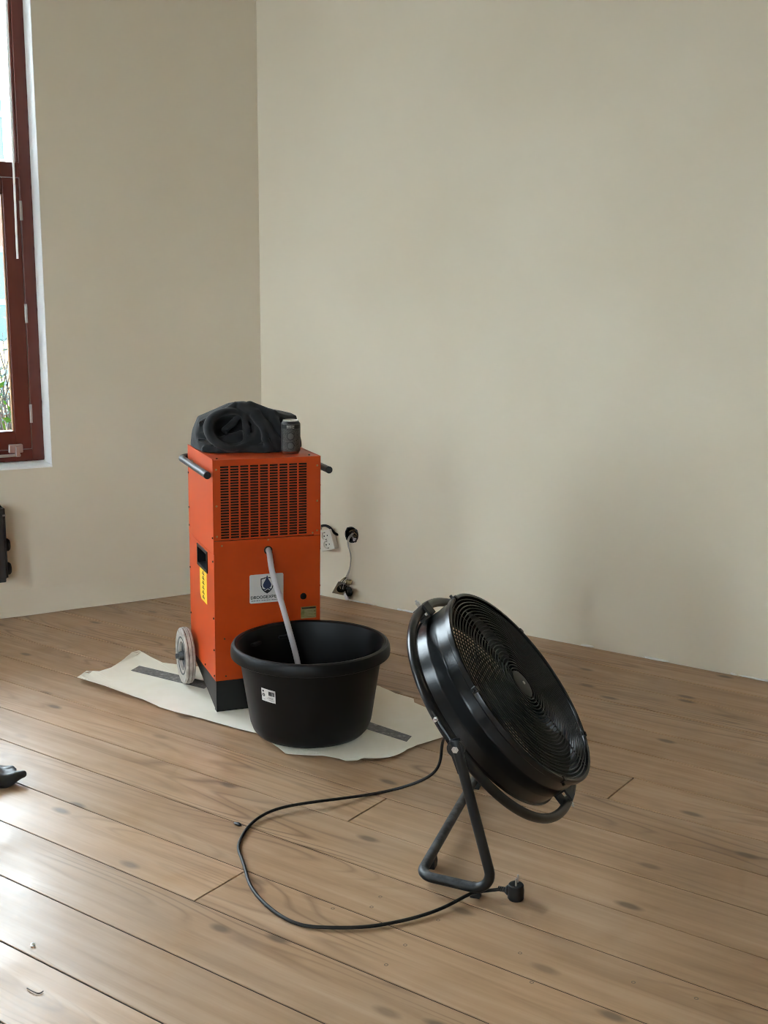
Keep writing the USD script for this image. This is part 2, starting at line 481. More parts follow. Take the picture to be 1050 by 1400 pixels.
def in_wall(mesh, org, d, nrm):
    """Mesh given in (s, depth out of the room, z) of a wall, put in room coordinates."""
    v = mesh.vertices
    out = org[None, :] + v[:, :1] * d[None, :] - v[:, 1:2] * nrm[None, :]
    m = trimesh.Trimesh(np.c_[out, v[:, 2]], mesh.faces, process=False)
    if m.is_watertight and m.volume < 0 or np.linalg.det([[d[0], -nrm[0], 0], [d[1], -nrm[1], 0], [0, 0, 1]]) < 0:
        m.invert()
    return m


WIN = dict(s0=0.9945, s1=2.55, z0=0.648, z1=3.05)
hole_box = Point(0.5335, 0.311).buffer(0.0345, 24)
wall_left = part('wall_left', wall_solid(A0, dL, nL, 4.3 + 0.2, [sbox(WIN['s0'], WIN['z0'], WIN['s1'], WIN['z1'])], 0.30, start=-0.2), WALL)
wall_right = part('wall_right', wall_solid(A0, dR, nR, 5.8, [hole_box], 0.2), WALL)
tag(wall_left, kind='structure'); tag(wall_right, kind='structure')
W2S = [(1.3, 2.1), (3.75, 4.6)]                                     # windows of the wall behind the camera, along it
dB = (D0 - C0) / np.linalg.norm(D0 - C0)
nB = np.array([dB[1], -dB[0]])
for nm, a, b in (('wall_back', B0, C0), ('wall_rear', C0, D0)):
    d = (b - a) / np.linalg.norm(b - a)
    n_ = np.array([d[1], -d[0]])
    tag(part(nm, wall_solid(a, d, n_, np.linalg.norm(b - a) + 0.1, [sbox(qa, 0.648, qb, 3.05) for qa, qb in W2S] if nm == 'wall_rear' else [], 0.3), WALL), kind='structure')
dF = (E0 - D0) / np.linalg.norm(E0 - D0)
nF = np.array([dF[1], -dF[0]])
LEN = float(np.linalg.norm(E0 - D0))
W4S = (LEN - 0.98, LEN - 0.10)
tag(part('wall_front', wall_solid(D0, dF, nF, LEN, [sbox(W4S[0], 0.648, W4S[1], 3.05)], 0.3), WALL), kind='structure')

sub = ext(ROOM.buffer(0.15, join_style=2), 0.03, M4(o=(0, 0, -0.06)))
floor = UsdGeom.Xform.Define(stage, '/World/floor').GetPrim()
tag(floor, 'floor of wide light brown pine planks', None, None, 'structure')
part('subfloor', sub, SUBFLOOR, floor)
tag(part('ceiling', ext(ROOM.buffer(0.25, join_style=2), 0.12, M4(o=(0, 0, CEIL_Z)))
         , CEIL), kind='structure')

# floor planks, each its own piece
dv = np.array([math.cos(PLANK_YAW), math.sin(PLANK_YAW)])
nv = np.array([-math.sin(PLANK_YAW), math.cos(PLANK_YAW)])
lines = [1.4514, 1.6367, 1.8258, 2.0080, 2.1924, 2.3743, 2.5572, 2.7401, 2.9234, 3.1057, 3.2932, 3.486, 3.668, 3.849, 4.0307, 4.2135]
while lines[0] > -5.5:
    lines.insert(0, lines[0] - 0.183)
lines.append(4.40)
PW = 0.183
butts = {1.8258: [-1.8285], 2.9234: [-1.2815], 2.3743: [-1.7895]}
inside = ROOM.buffer(-0.006, join_style=2)
prng = random.Random(11)
GAP = 0.0021
plank_at = []
for i in range(len(lines) - 1):
    c0, c1 = lines[i], lines[i + 1]
    cuts = butts.get(c0)
    if cuts is None:
        base = prng.uniform(-8.5, -4.8)
        cuts = [base, base + 9.2 + prng.uniform(-0.4, 0.4)] if c0 > 0.7 else [base + 2.0 + prng.uniform(0, 2), base + 6.0 + prng.uniform(0, 2)]
    else:
        cuts = [cuts[0] - 4.3, cuts[0], cuts[0] + 4.4]
    edges = [-12] + sorted(cuts) + [12]
    for a, b in zip(edges[:-1], edges[1:]):
        q = [dv * s + nv * c for s, c in ((a + 0.002, c0 + GAP), (b - 0.002, c0 + GAP), (b - 0.002, c1 - GAP), (a + 0.002, c1 - GAP))]
        pg = Polygon(q).intersection(inside)
        if pg.is_empty or pg.area < 0.003 or pg.geom_type != 'Polygon':
            continue
        dz = prng.uniform(-0.0005, 0.0003)
        # top edges slightly eased
        top = pg.buffer(-0.0009, join_style=2)
        if top.is_empty or len(top.exterior.coords) != len(pg.exterior.coords):
            mesh = ext(pg, 0.03, M4(o=(0, 0, -0.03 + dz)))
        else:
            lo = np.array(pg.exterior.coords)[:-1]; hi = np.array(top.exterior.coords)[:-1]
            pts = np.vstack([np.c_[lo, np.full(len(lo), -0.03)], np.c_[lo, np.full(len(lo), -0.0009 + dz)], np.c_[hi, np.full(len(hi), dz)]])
            mesh = trimesh.convex.convex_hull(pts)
        pr = part('plank', mesh, FLOOR, floor, smooth=False)
        plank_at.append((pg, pr, dz))
DIRT = simple('joint_dirt', (0.022, 0.012, 0.006), 0.9)
jm_ = []
for c in lines[1:-1]:
    q = Polygon([dv * s + nv * e for s, e in ((-12, c - GAP - 0.0003), (12, c - GAP - 0.0003), (12, c + GAP + 0.0003), (-12, c + GAP + 0.0003))]).intersection(inside)
    if not q.is_empty and q.geom_type == 'Polygon':
        jm_.append(ext(q, 0.004, M4(o=(0, 0, -0.0062))))
part('joint_dirt', cat(*jm_), DIRT, floor, smooth=False, kind='stuff')
NAIL = simple('filled_nail', (0.16, 0.11, 0.075), 0.5)
for px in ((520, 1226), (508, 1240), (455, 1242), (528, 1319), (554, 1292), (599, 1258), (727, 1343), (711, 1303), (952, 1365), (866, 1343)):
    p = at(px, z=0)
    for pg, pr, dz in plank_at:
        if pg.contains(Point(p[:2]).buffer(0.006)):
            ring = lathe([(0.0028, 0), (0.0048, 0), (0.0046, 0.0003), (0.003, 0.0003), (0.0028, 0)], 14)
            part('nail_head', tf(ring, M4(o=(p[0], p[1], dz))), NAIL, pr)
            break

# uneven plaster where the window wall meets the floor
sg = np.linspace(0.02, 3.9, 160)
zz = np.array([0.0, 0.008, 0.02, 0.04, 0.075, 0.12])
amp = 0.010 + 0.016 * np.clip(meshkit.fbm(np.c_[sg * 2.2, sg * 0, sg * 0]) * 1.6 + 0.5, 0, 1.3)
V, F_ = [], []
for k, z in enumerate(zz):
    w = (1 - z / 0.12) ** 2
    for j, s in enumerate(sg):
        q = A0 + dL * s + nL * (amp[j] * w - (0.001 if k == len(zz) - 1 else 0))
        V.append((q[0], q[1], z + 0.0015))
for k in range(len(zz) - 1):
    for j in range(len(sg) - 1):
        a = k * len(sg) + j
        F_ += [[a, a + len(sg), a + len(sg) + 1], [a, a + len(sg) + 1, a + 1]]
part('plaster_swell', trimesh.Trimesh(np.array(V), F_, process=False), WALL, wall_left, smooth=True)
# broken white plaster along the foot of the right-hand wall: each crumb a small lump
crumbs = []
s = 0.3
while s < 4.6:
    ln = prng.uniform(0.012, 0.13)
    if prng.random() < 0.62:
        h_, t_ = prng.uniform(0.002, 0.0055), prng.uniform(0.003, 0.007)
        q = A0 + dR * (s + ln / 2) + nR * (t_ * 0.4)
        b = trimesh.creation.icosphere(1)
        b.vertices += RNG.normal(0, 0.13, b.vertices.shape)
        crumbs.append(tf(b, M4(np.r_[dR, 0] * ln * 0.55, np.r_[nR, 0] * t_, (0, 0, h_), (q[0], q[1], 0.003))))
    s += ln * prng.uniform(0.7, 1.6)
part('plaster_edge', cat(*crumbs), WHITE_PLASTER, wall_right, smooth=40, label='broken white plaster edge along the floor', kind='stuff')

# ------------------------------------------------------------------ the window
win = thing('window_1', 'tall red-brown wooden window in a white reveal at the left edge', None, kind='structure')


def W(lo, hi, c=0.0025):
    """Chamfered box in window-wall coordinates (s, depth, z)."""
    return in_wall(cbox(lo, hi, c), A0, dL, nL)


s0, s1, z0, z1 = WIN['s0'], WIN['s1'], WIN['z0'], WIN['z1']
DF = 0.118                                                            # depth of the frame's face
# white linings of the reveal
part('reveal_lining', W((s0 - 0.001, 0.0, z0), (s0 + 0.0025, DF + 0.05, z1), 0.0005), WHITE_PAINT, win)
part('reveal_lining', W((s1 - 0.0025, 0.0, z0), (s1 + 0.001, DF + 0.05, z1), 0.0005), WHITE_PAINT, win)
part('reveal_lining', W((s0, 0.0, z1 - 0.0025), (s1, DF + 0.05, z1 + 0.001), 0.0005), WHITE_PAINT, win)
sill = trimesh.convex.convex_hull(np.array([(s, d_, z) for s in (s0, s1) for d_, z in ((-0.004, z0 - 0.004), (-0.004, z0 + 0.003), (0.0, z0 + 0.004), (DF + 0.05, z0 + 0.014), (DF + 0.05, z0 - 0.004))]))
part('window_sill', in_wall(sill, A0, dL, nL), WHITE_PAINT, win)
f0 = s0 + 0.0025
fz0 = z0 + 0.0125
FD = 0.09
part('frame_stile', W((f0, DF, fz0), (f0 + 0.050, DF + FD, z1)), RED_WOOD, win)
part('frame_stile', W((s1 - 0.055, DF, fz0), (s1, DF + FD, z1)), RED_WOOD, win)
part('frame_rail', W((f0 + 0.050, DF, fz0), (s1 - 0.055, DF + FD, 0.711)), RED_WOOD, win)
part('frame_rail', W((f0 + 0.050, DF, z1 - 0.06), (s1 - 0.055, DF + FD, z1)), RED_WOOD, win)
sl = f0 + 0.050
for a, b in ((sl, s1 - 0.055),):
    part('transom', W((a, DF - 0.002, 1.866), (b, DF + FD, 1.927)), RED_WOOD, win)
    # lower casement
    g = 0.003
    a1, b1, za, zb = a + g, b - g, 0.711 + g, 1.866 - g
    y0_, y1_ = DF + 0.001, DF + 0.06
    sash = part('sash', cat(W((a1, y0_, za), (a1 + 0.069, y1_, zb)), W((b1 - 0.069, y0_, za), (b1, y1_, zb)),
                            W((a1 + 0.069, y0_, za), (b1 - 0.069, y1_, za + 0.080)), W((a1 + 0.069, y0_, zb - 0.067), (b1 - 0.069, y1_, zb))), RED_WOOD, win)
    part('pane', W((a1 + 0.065, DF + 0.03, za + 0.07), (b1 - 0.065, DF + 0.036, zb - 0.06), 0.0005), GLASS, sash)
    part('glazing_bead', cat(*[W(*q) for q in (((a1 + 0.069, DF + 0.012, za + 0.08), (a1 + 0.0745, DF + 0.03, zb - 0.067)), ((b1 - 0.0745, DF + 0.012, za + 0.08), (b1 - 0.069, DF + 0.03, zb - 0.067)))]),
         simple('bead_wood_%d' % round(a * 100), (0.36, 0.16, 0.06), 0.4), sash, label='lighter wooden bead')
    if True:
        for hz in (1.73, 1.30, 0.868):
            part('hinge', in_wall(cyl((a + 0.0005, DF - 0.004, hz - 0.040), (a + 0.0005, DF - 0.004, hz + 0.040), 0.0065, 10), A0, dL, nL), STEEL, win, label='grey steel hinge')
        st = cat(W((a + 0.045, DF - 0.018, 0.700), (a + 0.105, DF + 0.001, 0.738), 0.003), W((a + 0.055, DF - 0.022, 0.684), (a + 0.40, DF - 0.010, 0.696), 0.003),
                 W((a + 0.06, DF - 0.03, 0.684), (a + 0.078, DF - 0.004, 0.73), 0.002))
        part('casement_stay', st, STEEL, win, label='silver metal stay at the foot of the casement')
    # upper fixed light
    ua, ub, uz0, uz1 = a, b, 1.927, z1 - 0.06
    part('upper_light_frame', cat(W((ua, DF + 0.004, uz0), (ua + 0.012, DF + 0.05, uz1)), W((ub - 0.012, DF + 0.004, uz0), (ub, DF + 0.05, uz1)),
                                  W((ua, DF + 0.004, uz1 - 0.012), (ub, DF + 0.05, uz1))), RED_WOOD, win)
    part('pane', W((ua + 0.006, DF + 0.03, uz0), (ub - 0.006, DF + 0.036, uz1 - 0.006), 0.0005), GLASS, win)
    part('glazing_bead', W((ua + 0.012, DF + 0.016, uz0), (ua + 0.0185, DF + 0.03, uz1 - 0.012)), WHITE_PAINT, win, label='pale bead beside the upper pane')
cord = thing('pull_cord', 'thin white pull cord hanging straight down in front of the red window', 'cord')
top = in_wall(trimesh.Trimesh([[1.068, 0.085, 2.98], [1.0785, 0.085, 1.529], [1.068, 0.13, 2.99]], [[0, 1, 2]], process=False), A0, dL, nL).vertices
part('rod', tube([top[0], top[0] * 0.5 + top[1] * 0.5, top[1]], 0.0048, 8), WHITE_PAINT, cord)
part('hook', tube([top[0] + [0, 0, -0.004], top[2]], 0.004, 8), STEEL, cord)

# more windows of the room, outside the picture: two behind the camera, one beyond the left edge
WALLS = [(C0, dB, nB, *W2S[0], 'narrow red-brown wooden window behind the camera, near the middle of the wall'),
         (C0, dB, nB, *W2S[1], 'narrow red-brown wooden window behind the camera, by the far corner'),
         (D0, dF, nF, *W4S, 'narrow red-brown wooden window on the far left wall beside the corner with window 1')]
for k_, (og, dd_, nn_, a, b, lab) in enumerate(WALLS):
    def W2(lo, hi):
        return in_wall(cbox(lo, hi, 0.003), og, dd_, nn_)

    win2 = thing('window_%d' % (2 + k_), lab, None, kind='structure')
    part('frame_stile', W2((a, 0.12, 0.66), (a + 0.06, 0.2, 3.05)), RED_WOOD, win2)
    part('frame_stile', W2((b - 0.06, 0.12, 0.66), (b, 0.2, 3.05)), RED_WOOD, win2)
    for za, zb in ((0.66, 0.74), (1.85, 1.92), (2.98, 3.05)):
        part('frame_rail', W2((a + 0.06, 0.12, za), (b - 0.06, 0.2, zb)), RED_WOOD, win2)
    for za, zb in ((0.74, 1.85), (1.92, 2.98)):
        part('pane', W2((a + 0.06, 0.15, za), (b - 0.06, 0.156, zb)), GLASS, win2)
    part('window_sill', W2((a, 0.0, 0.644), (b, 0.17, 0.66)), WHITE_PAINT, win2)

# ------------------------------------------------------------------ radiator under the window
rad = thing('radiator', 'black radiator end with two round caps, low on the wall under the window', 'radiator')
pan = [W((1.232, -0.115, 0.195), (2.62, -0.095, 0.505), 0.006), W((1.236, -0.05, 0.20), (2.616, -0.03, 0.50), 0.006)]
part('front_panel', pan[0], RAD, rad); part('rear_panel', pan[1], RAD, rad)
part('end_cover', W((1.228, -0.112, 0.20), (1.234, -0.034, 0.50), 0.002), RAD, rad)
part('top_grille', cat(*[W((1.25 + k * 0.028, -0.108, 0.495), (1.25 + k * 0.028 + 0.016, -0.036, 0.507), 0.001) for k in range(48)]), RAD, rad)
for hz in (0.335, 0.232):
    part('valve_cap', in_wall(cyl((1.229, -0.075, hz), (1.209, -0.075, hz), 0.027, 18, bevel=0.006), A0, dL, nL), BLACK_MATT, rad)
part('trim_strip', W((1.227, -0.116, 0.466), (1.240, -0.114, 0.474), 0.0005), STEEL, rad)
for ss in (1.235, 2.45):
    part('bracket', W((ss, -0.10, 0.178), (ss + 0.03, -0.0005, 0.21), 0.003), RAD, rad)

# ------------------------------------------------------------------ dehumidifier
mx, my, myaw, mw, md, mt, mo = -0.5624, 3.7845, 0.3726, 0.3671, 0.3828, 0.860, 0.1089
lx, ly = -0.0056, 0.0031
er = np.array([math.cos(myaw), math.sin(myaw), lx]); er /= np.linalg.norm(er)
eb = np.array([-math.sin(myaw), math.cos(myaw), ly]); eb -= er * (er @ eb); eb /= np.linalg.norm(eb)
ez = np.cross(er, eb)
MM = M4(er, eb, ez, (mx, my, 0.0045))
mach = thing('dehumidifier', 'orange sheet-metal building dehumidifier on wheels with a louvred front grille', 'dehumidifier', mat4=MM)
# front plates are drawn in (s, z) and extruded along +t (depth)
FR = M4((1, 0, 0), (0, 0, 1), (0, -1, 0))                            # (x, y, h) -> (x, -h, y)


def front(poly, t0, th):
    return tf(ext(poly, th), FR @ M4(o=(0, 0, -t0 - th)))


def side(poly, s_, th):
    """(t, z) polygon extruded along s from s_ to s_ + th."""
    m = ext(poly, th)
    v = m.vertices
    m = trimesh.Trimesh(np.c_[v[:, 2] + s_, v[:, 0], v[:, 1]], m.faces, process=False)
    if m.volume < 0:
        m.invert()
    return m


cup = sbox(0.100, 0.466, 0.242, 0.529)
core = m3.Manifold.cube((mw - 0.006, md - 0.064, mt - mo - 0.008)).translate((0.003, 0.06, mo + 0.004))
core -= m3.Manifold.cube((0.06, 0.142, 0.063)).translate((-0.001, 0.100, 0.466))
cm_ = core.to_mesh()
part('inner_case', trimesh.Trimesh(cm_.vert_properties[:, :3], cm_.tri_verts), DARK_VOID, mach)
# slotted upper front panel
gx0, gx1, gz0, gz1 = 0.021, 0.322, 0.596, 0.841
cols_, rows_ = 9, 27
pw, ph = (gx1 - gx0) / cols_, (gz1 - gz0) / rows_
slots = [sbox(gx0 + i * pw + 0.0028, gz0 + j * ph + 0.0014, gx0 + (i + 1) * pw - 0.0028, gz0 + (j + 1) * ph - 0.0014) for i in range(cols_) for j in range(rows_)]
up_poly = sbox(0.0, 0.592, mw, mt - 0.001).difference(ops.unary_union(slots))
part('front_grille', front(up_poly, 0.0, 0.0015), ORANGE, mach, smooth=False)
part('filter_mat', box((0.006, 0.012, 0.594), (mw - 0.006, 0.020, 0.850)), DARK_VOID, mach, smooth=False, label='black filter behind the slots')
low_poly = sbox(0.0, mo, mw, 0.5895).difference(Point(0.184, 0.549).buffer(0.0125, 16))
part('lower_front_panel', front(low_poly, 0.0, 0.0025), ORANGE, mach)
part('panel_seam_flange', cat(cbox((0.003, -0.0015, 0.5865), (mw - 0.003, 0.001, 0.5895), 0.0004)), ORANGE, mach)
# side, top and back panels
part('upper_side_panel', cat(side(sbox(0.0, 0.5445, md, mt + 0.004), -0.0018, 0.003)), ORANGE, mach)
part('lower_side_panel', side(sbox(0.0, mo, md, 0.5425).difference(cup), -0.0012, 0.0025), ORANGE, mach)
part('upper_side_panel', side(sbox(0.0, 0.5445, md, mt + 0.001), mw - 0.002, 0.003), ORANGE, mach)
part('lower_side_panel', side(sbox(0.0, mo, md, 0.5425), mw - 0.002, 0.0025), ORANGE, mach)
part('top_panel', cbox((0.0012, 0.0, mt - 0.004), (mw - 0.002, md, mt), 0.0012), ORANGE, mach)
part('back_panel', cbox((0, md - 0.004, mo), (mw, md, mt), 0.001), ORANGE, mach)
part('base_panel', cbox((0.002, 0.002, mo - 0.003), (mw - 0.002, md - 0.002, mo + 0.006), 0.001), BLACK_SHEET, mach)
# foot: folded black sheet with tapering cheeks
foot = cat(cbox((0.001, 0.001, 0.0), (mw - 0.001, 0.004, mo), 0.0008), cbox((0.001, 0.001, 0.0), (mw - 0.001, 0.03, 0.003), 0.0008),
           side(Polygon([(0.001, 0.0), (0.001, mo), (0.372, mo), (0.345, 0.085), (0.305, 0.080)]), 0.001, 0.003),
           side(Polygon([(0.001, 0.0), (0.001, mo), (0.372, mo), (0.345, 0.085), (0.305, 0.080)]), mw - 0.004, 0.003))
part('foot', foot, BLACK_SHEET, mach, label='black folded metal foot')
# recessed grip
grip = part('recessed_grip', cat(side(cup.buffer(0.006, join_style=2).difference(cup.buffer(-0.004, join_style=2)), -0.0045, 0.005),
                                 side(cup.difference(cup.buffer(-0.003, join_style=2)), -0.001, 0.05), side(cup, 0.048, 0.002)), BLACK_SHEET, mach, label='black recessed grip')
# push handle round the back
hz_, hk = 0.815, 0.024
hp = fillet([(-hk, -0.018, hz_), (-hk, md + 0.035, hz_), (mw + hk, md + 0.035, hz_), (mw + hk, -0.018, hz_)], [0.045, 0.045])
dense = [hp[0]]
for q in hp[1:]:
    k = max(1, int(np.linalg.norm(q - dense[-1]) / 0.04))
    p0 = dense[-1]
    dense += [p0 + (q - p0) * j / k for j in range(1, k + 1)]
handle = part('push_handle', tube(dense, 0.0118, 14), PIPE, mach, label='black pipe handle round the back')
for xx in (-hk, mw + hk):
    part('end_cap', cyl((xx, -0.0225, hz_), (xx, -0.0175, hz_), 0.0122, 16, bevel=0.001), INK_BLACK, handle)
part('standoff', cat(*[cyl((a, t_, hz_), (b, t_, hz_), 0.005, 10) for a, b in ((-hk, 0), (mw, mw + hk)) for t_ in (0.3,)]), STEEL, handle)
# wheels
def wheel(xc):
    w = part('wheel', tf(lathe([(0.052, -0.013), (0.088, -0.0150), (0.097, -0.0165), (0.1015, -0.0125), (0.1015, -0.0090), (0.0985, -0.0078), (0.0985, -0.0055), (0.1026, -0.0043), (0.1026, 0.0043), (0.0985, 0.0055), (0.0985, 0.0078),
                             (0.1015, 0.0090), (0.1015, 0.0125), (0.097, 0.0165), (0.088, 0.0150), (0.052, 0.013), (0.052, -0.013)], 56), M4((0, 1, 0), (0, 0, 1), (1, 0, 0), (xc, 0.334, 0.1026))), TYRE, mach, label='dusty pale rubber wheel')
    X = M4((0, 1, 0), (0, 0, 1), (1, 0, 0), (xc, 0.334, 0.1026))
    part('tread_groove', tf(cat(*[lathe([(0.0978, c - 0.0012), (0.0989, c - 0.0012), (0.0989, c + 0.0012), (0.0978, c + 0.0012), (0.0978, c - 0.0012)], 56) for c in (-0.0066, 0.0066)]), X), TYRE_GROOVE, w)
    part('rim', tf(lathe([(0.0, -0.008), (0.02, -0.008), (0.03, -0.004), (0.058, -0.004), (0.064, -0.014), (0.070, -0.0155), (0.070, 0.0155), (0.064, 0.014), (0.058, 0.004), (0.03, 0.004), (0.02, 0.008), (0, 0.008)], 40), X), WHEEL_RIM, w)
    sgn = -1 if xc < 0 else 1
    part('hub', cat(cyl((xc, 0.334, 0.1026), (xc + sgn * 0.024, 0.334, 0.1026), 0.020, 20, 0.015), cyl((xc + sgn * 0.02, 0.334, 0.1026), (xc + sgn * 0.036, 0.334, 0.1026), 0.0095, 6)), WHEEL_RIM, w)


wheel(-0.0334); wheel(mw + 0.0334)
part('axle', cyl((-0.05, 0.334, 0.1026), (mw + 0.05, 0.334, 0.1026), 0.008, 12), STEEL, mach)
# screws
for x_, z_ in ((0.010, 0.829), (0.010, 0.708), (0.010, 0.606), (0.356, 0.829), (0.356, 0.708), (0.356, 0.606), (0.184, 0.585), (0.026, 0.574), (0.34, 0.599)):
    part('screw', cyl((x_, 0.0005, z_), (x_, -0.003, z_), 0.0036, 8, 0.0028), BRASS, mach)
for x_, z_ in ((0.034, 0.124), (0.031, 0.255), (0.334, 0.124)):
    part('screw', cyl((x_, 0.0005, z_), (x_, -0.0022, z_), 0.0030, 8), DARK_SCREW, mach)
for t_, z_ in ((0.372, 0.765), (0.372, 0.64), (0.372, 0.575), (0.372, 0.42), (0.372, 0.25), (0.012, 0.60), (0.012, 0.52), (0.012, 0.325), (0.012, 0.215), (0.012, 0.125), (0.15, 0.122)):
    part('screw', cyl((-0.001, t_, z_), (-0.0042, t_, z_), 0.0034, 8), DARK_SCREW, mach)
for t_, z_ in ((0.01, 0.76), (0.01, 0.66), (0.01, 0.54), (0.01, 0.41)):
    part('screw', cyl((mw, t_, z_), (mw + 0.004, t_, z_), 0.0034, 8), DARK_SCREW, mach)
for x_, t_ in ((0.02, 0.03), (mw - 0.03, 0.03)):
    part('screw', cyl((x_, t_, mt), (x_, t_, mt + 0.003), 0.0035, 8), DARK_SCREW, mach)
# bushing and blanking plug
part('hose_grommet', tf(lathe([(0.0105, -0.004), (0.0145, -0.003), (0.0145, 0.002), (0.0105, 0.003), (0.0105, -0.004)], 24), M4((1, 0, 0), (0, 0, 1), (0, -1, 0), (0.184, 0.0, 0.549))), BLACK_MATT, mach)
part('blanking_plug', tf(lathe([(0, 0.003), (0.008, 0.003), (0.0105, 0.0016), (0.0115, 0), (0, 0)], 22), M4((1, 0, 0), (0, 0, 1), (0, -1, 0), (0.3075, 0.0, 0.379))), BLACK_MATT, mach, label='round black plug')
# front sticker
stk = part('maker_sticker', front(sbox(0.1185, 0.3685, 0.2365, 0.4675).buffer(-0.006).buffer(0.006), -0.0006, 0.0006), LABEL_WHITE, mach, label='white sticker with a shield emblem and lettering', smooth=False)


def ink(poly, mat, name, parent=None, t=-0.0012):
    return part(name, front(poly, t, 0.0006), mat, parent or stk, smooth=False)


sx, sz = 0.1795, 0.4285
shield = Polygon([(-0.0225, 0.024), (-0.012, 0.026), (0, 0.030), (0.012, 0.026), (0.0225, 0.024), (0.0225, 0.0), (0.019, -0.012), (0.011, -0.022), (0, -0.029), (-0.011, -0.022), (-0.019, -0.012), (-0.0225, 0.0)])
shield = affinity.translate(shield, sx, sz)
inner = shield.buffer(-0.0033)
drop = affinity.translate(Polygon([(0, 0.033), (0.004, 0.020), (0.010, 0.010), (0.0135, 0.002), (0.012, -0.005), (0.007, -0.0095), (0, -0.011), (-0.007, -0.0095), (-0.012, -0.005), (-0.0135, 0.002), (-0.010, 0.010), (-0.004, 0.020)]), sx, sz).buffer(0.001)
wv = [(x / 1000, 0.0028 * math.sin((x + 4) / 24 * 2 * PI) - 0.0125) for x in range(-26, 27, 2)]
wave1 = affinity.translate(Polygon([(x, z + 0.0022) for x, z in wv] + [(x, z - 0.0022) for x, z in wv[::-1]]), sx, sz).intersection(inner)
low = affinity.translate(Polygon([(x, z - 0.0050) for x, z in wv] + [(0.03, -0.04), (-0.03, -0.04)]), sx, sz).intersection(shield)
ink(shield.difference(inner).difference(drop.buffer(0.0012)), INK_BLACK, 'shield_outline')
ink(drop, INK_NAVY, 'water_drop')
ink(wave1, INK_NAVY, 'wave')
ink(low, INK_BLACK, 'shield_foot')
t_ = meshkit.text_mesh('DROOGEXPERT', 0.0098, 0.0006, bold=True)
w_ = t_.bounds[1][0] - t_.bounds[0][0]
t_.apply_scale([0.109 / w_, 1, 1]); t_.apply_translation([0.1225 - t_.bounds[0][0], 0.3835, 0])
part('lettering', tf(t_, FR @ M4(o=(0, 0, 0.0006))), INK_BLACK, stk, smooth=False)
ink(ops.unary_union([sbox(0.124 + k * 0.0088, 0.3755, 0.124 + k * 0.0088 + w, 0.3782) for k, w in enumerate((0.0075, 0.006, 0.007, 0.0045, 0.0075, 0.0065, 0.0078, 0.005, 0.0075, 0.007, 0.006, 0.0076))]), INK_GREY, 'small_print')
# rating plate
pl = part('rating_plate', front(sbox(0.2985, 0.300, 0.3535, 0.3415), -0.0007, 0.0007), PLATE, mach, label='olive rating plate', smooth=False)
ink(ops.unary_union([sbox(0.302, 0.3345, 0.351, 0.3385)]), INK_BLACK, 'plate_print', pl, -0.0013)
ink(ops.unary_union([sbox(0.311, 0.3285 - k * 0.0053, 0.351 - (k % 2) * 0.006, 0.3305 - k * 0.0053) for k in range(5)] + [sbox(0.300, 0.3015, 0.352, 0.3035)]), PLATE_LIGHT, 'plate_print', pl, -0.0013)
# yellow warning strip on the side
yl = part('warning_sticker', side(Polygon([(0.111, 0.347), (0.196, 0.347), (0.214, 0.362), (0.216, 0.459), (0.111, 0.459)]), -0.0018, 0.0007), YELLOW, mach, label='yellow strip with black symbols', smooth=False)
for k in range(6):
    zc = 0.447 - k * 0.0168
    tri = Polygon([(0.145, zc - 0.006), (0.181, zc - 0.006), (0.163, zc + 0.007)])
    part('symbol', side(tri.difference(tri.buffer(-0.0026)), -0.0024, 0.0007), INK_BLACK, yl, smooth=False)
# drain hose
hs = (MM @ np.array([0.184, 0.02, 0.549, 1]))[:3]
hs2 = (MM @ np.array([0.184, -0.006, 0.548, 1]))[:3]
hy = [hs2[1] - 0.035, 3.79, 3.765, 3.745]
hpts = [hs, hs2] + [at(px, y=y) for px, y in zip(((371, 776), (381, 811), (390, 842), (400, 878)), hy)] + [at((408, 912), y=3.725), np.array([-0.262, 3.69, 0.025])]
hpath = spline(hpts, 60)
part('drain_hose', trimesh.util.concatenate([tf(tube(hpath, 0.0098, 14), np.linalg.inv(MM))]), HOSE, mach, label='clear plastic drain hose')

# ------------------------------------------------------------------ jacket and can on the machine
JM = MM @ M4(o=(0, 0, mt + 0.0005))
jac = thing('jacket', 'crumpled black fabric jacket heaped on top of the orange dehumidifier', 'jacket', mat4=JM)


JOUT = np.array([(0.000, -0.03), (0.002, 0.060), (0.0126, 0.108), (0.064, 0.131), (0.116, 0.157), (0.168, 0.166), (0.233, 0.148), (0.286, 0.128), (0.352, 0.110), (0.366, 0.100), (0.374, 0.065), (0.366, -0.03)])


def poly_dist(x, z, P):
    d2, ins = np.full(len(x), 1e9), np.zeros(len(x), bool)
    for (ax, az), (bx, bz) in zip(P, np.roll(P, -1, 0)):
        ex, ez = bx - ax, bz - az
        t = np.clip(((x - ax) * ex + (z - az) * ez) / (ex * ex + ez * ez), 0, 1)
        d2 = np.minimum(d2, (x - ax - t * ex) ** 2 + (z - az - t * ez) ** 2)
        c = (az > z) != (bz > z)
        ins ^= c & (x < ax + (z - az) * ex / (ez if ez else 1e-12))
    return np.where(ins, -1, 1) * np.sqrt(d2)


def jfront(x, z):
    """Depth of the jacket's front at a place across and up."""
    return 0.138 + 0.085 * np.clip(z / 0.16, 0, 1.3) ** 1.4 + 0.9 * (x - 0.17) ** 2 * np.where(x < 0.17, 3.2, 1.6) - 0.012 * np.sin(x * 30 + 0.5)


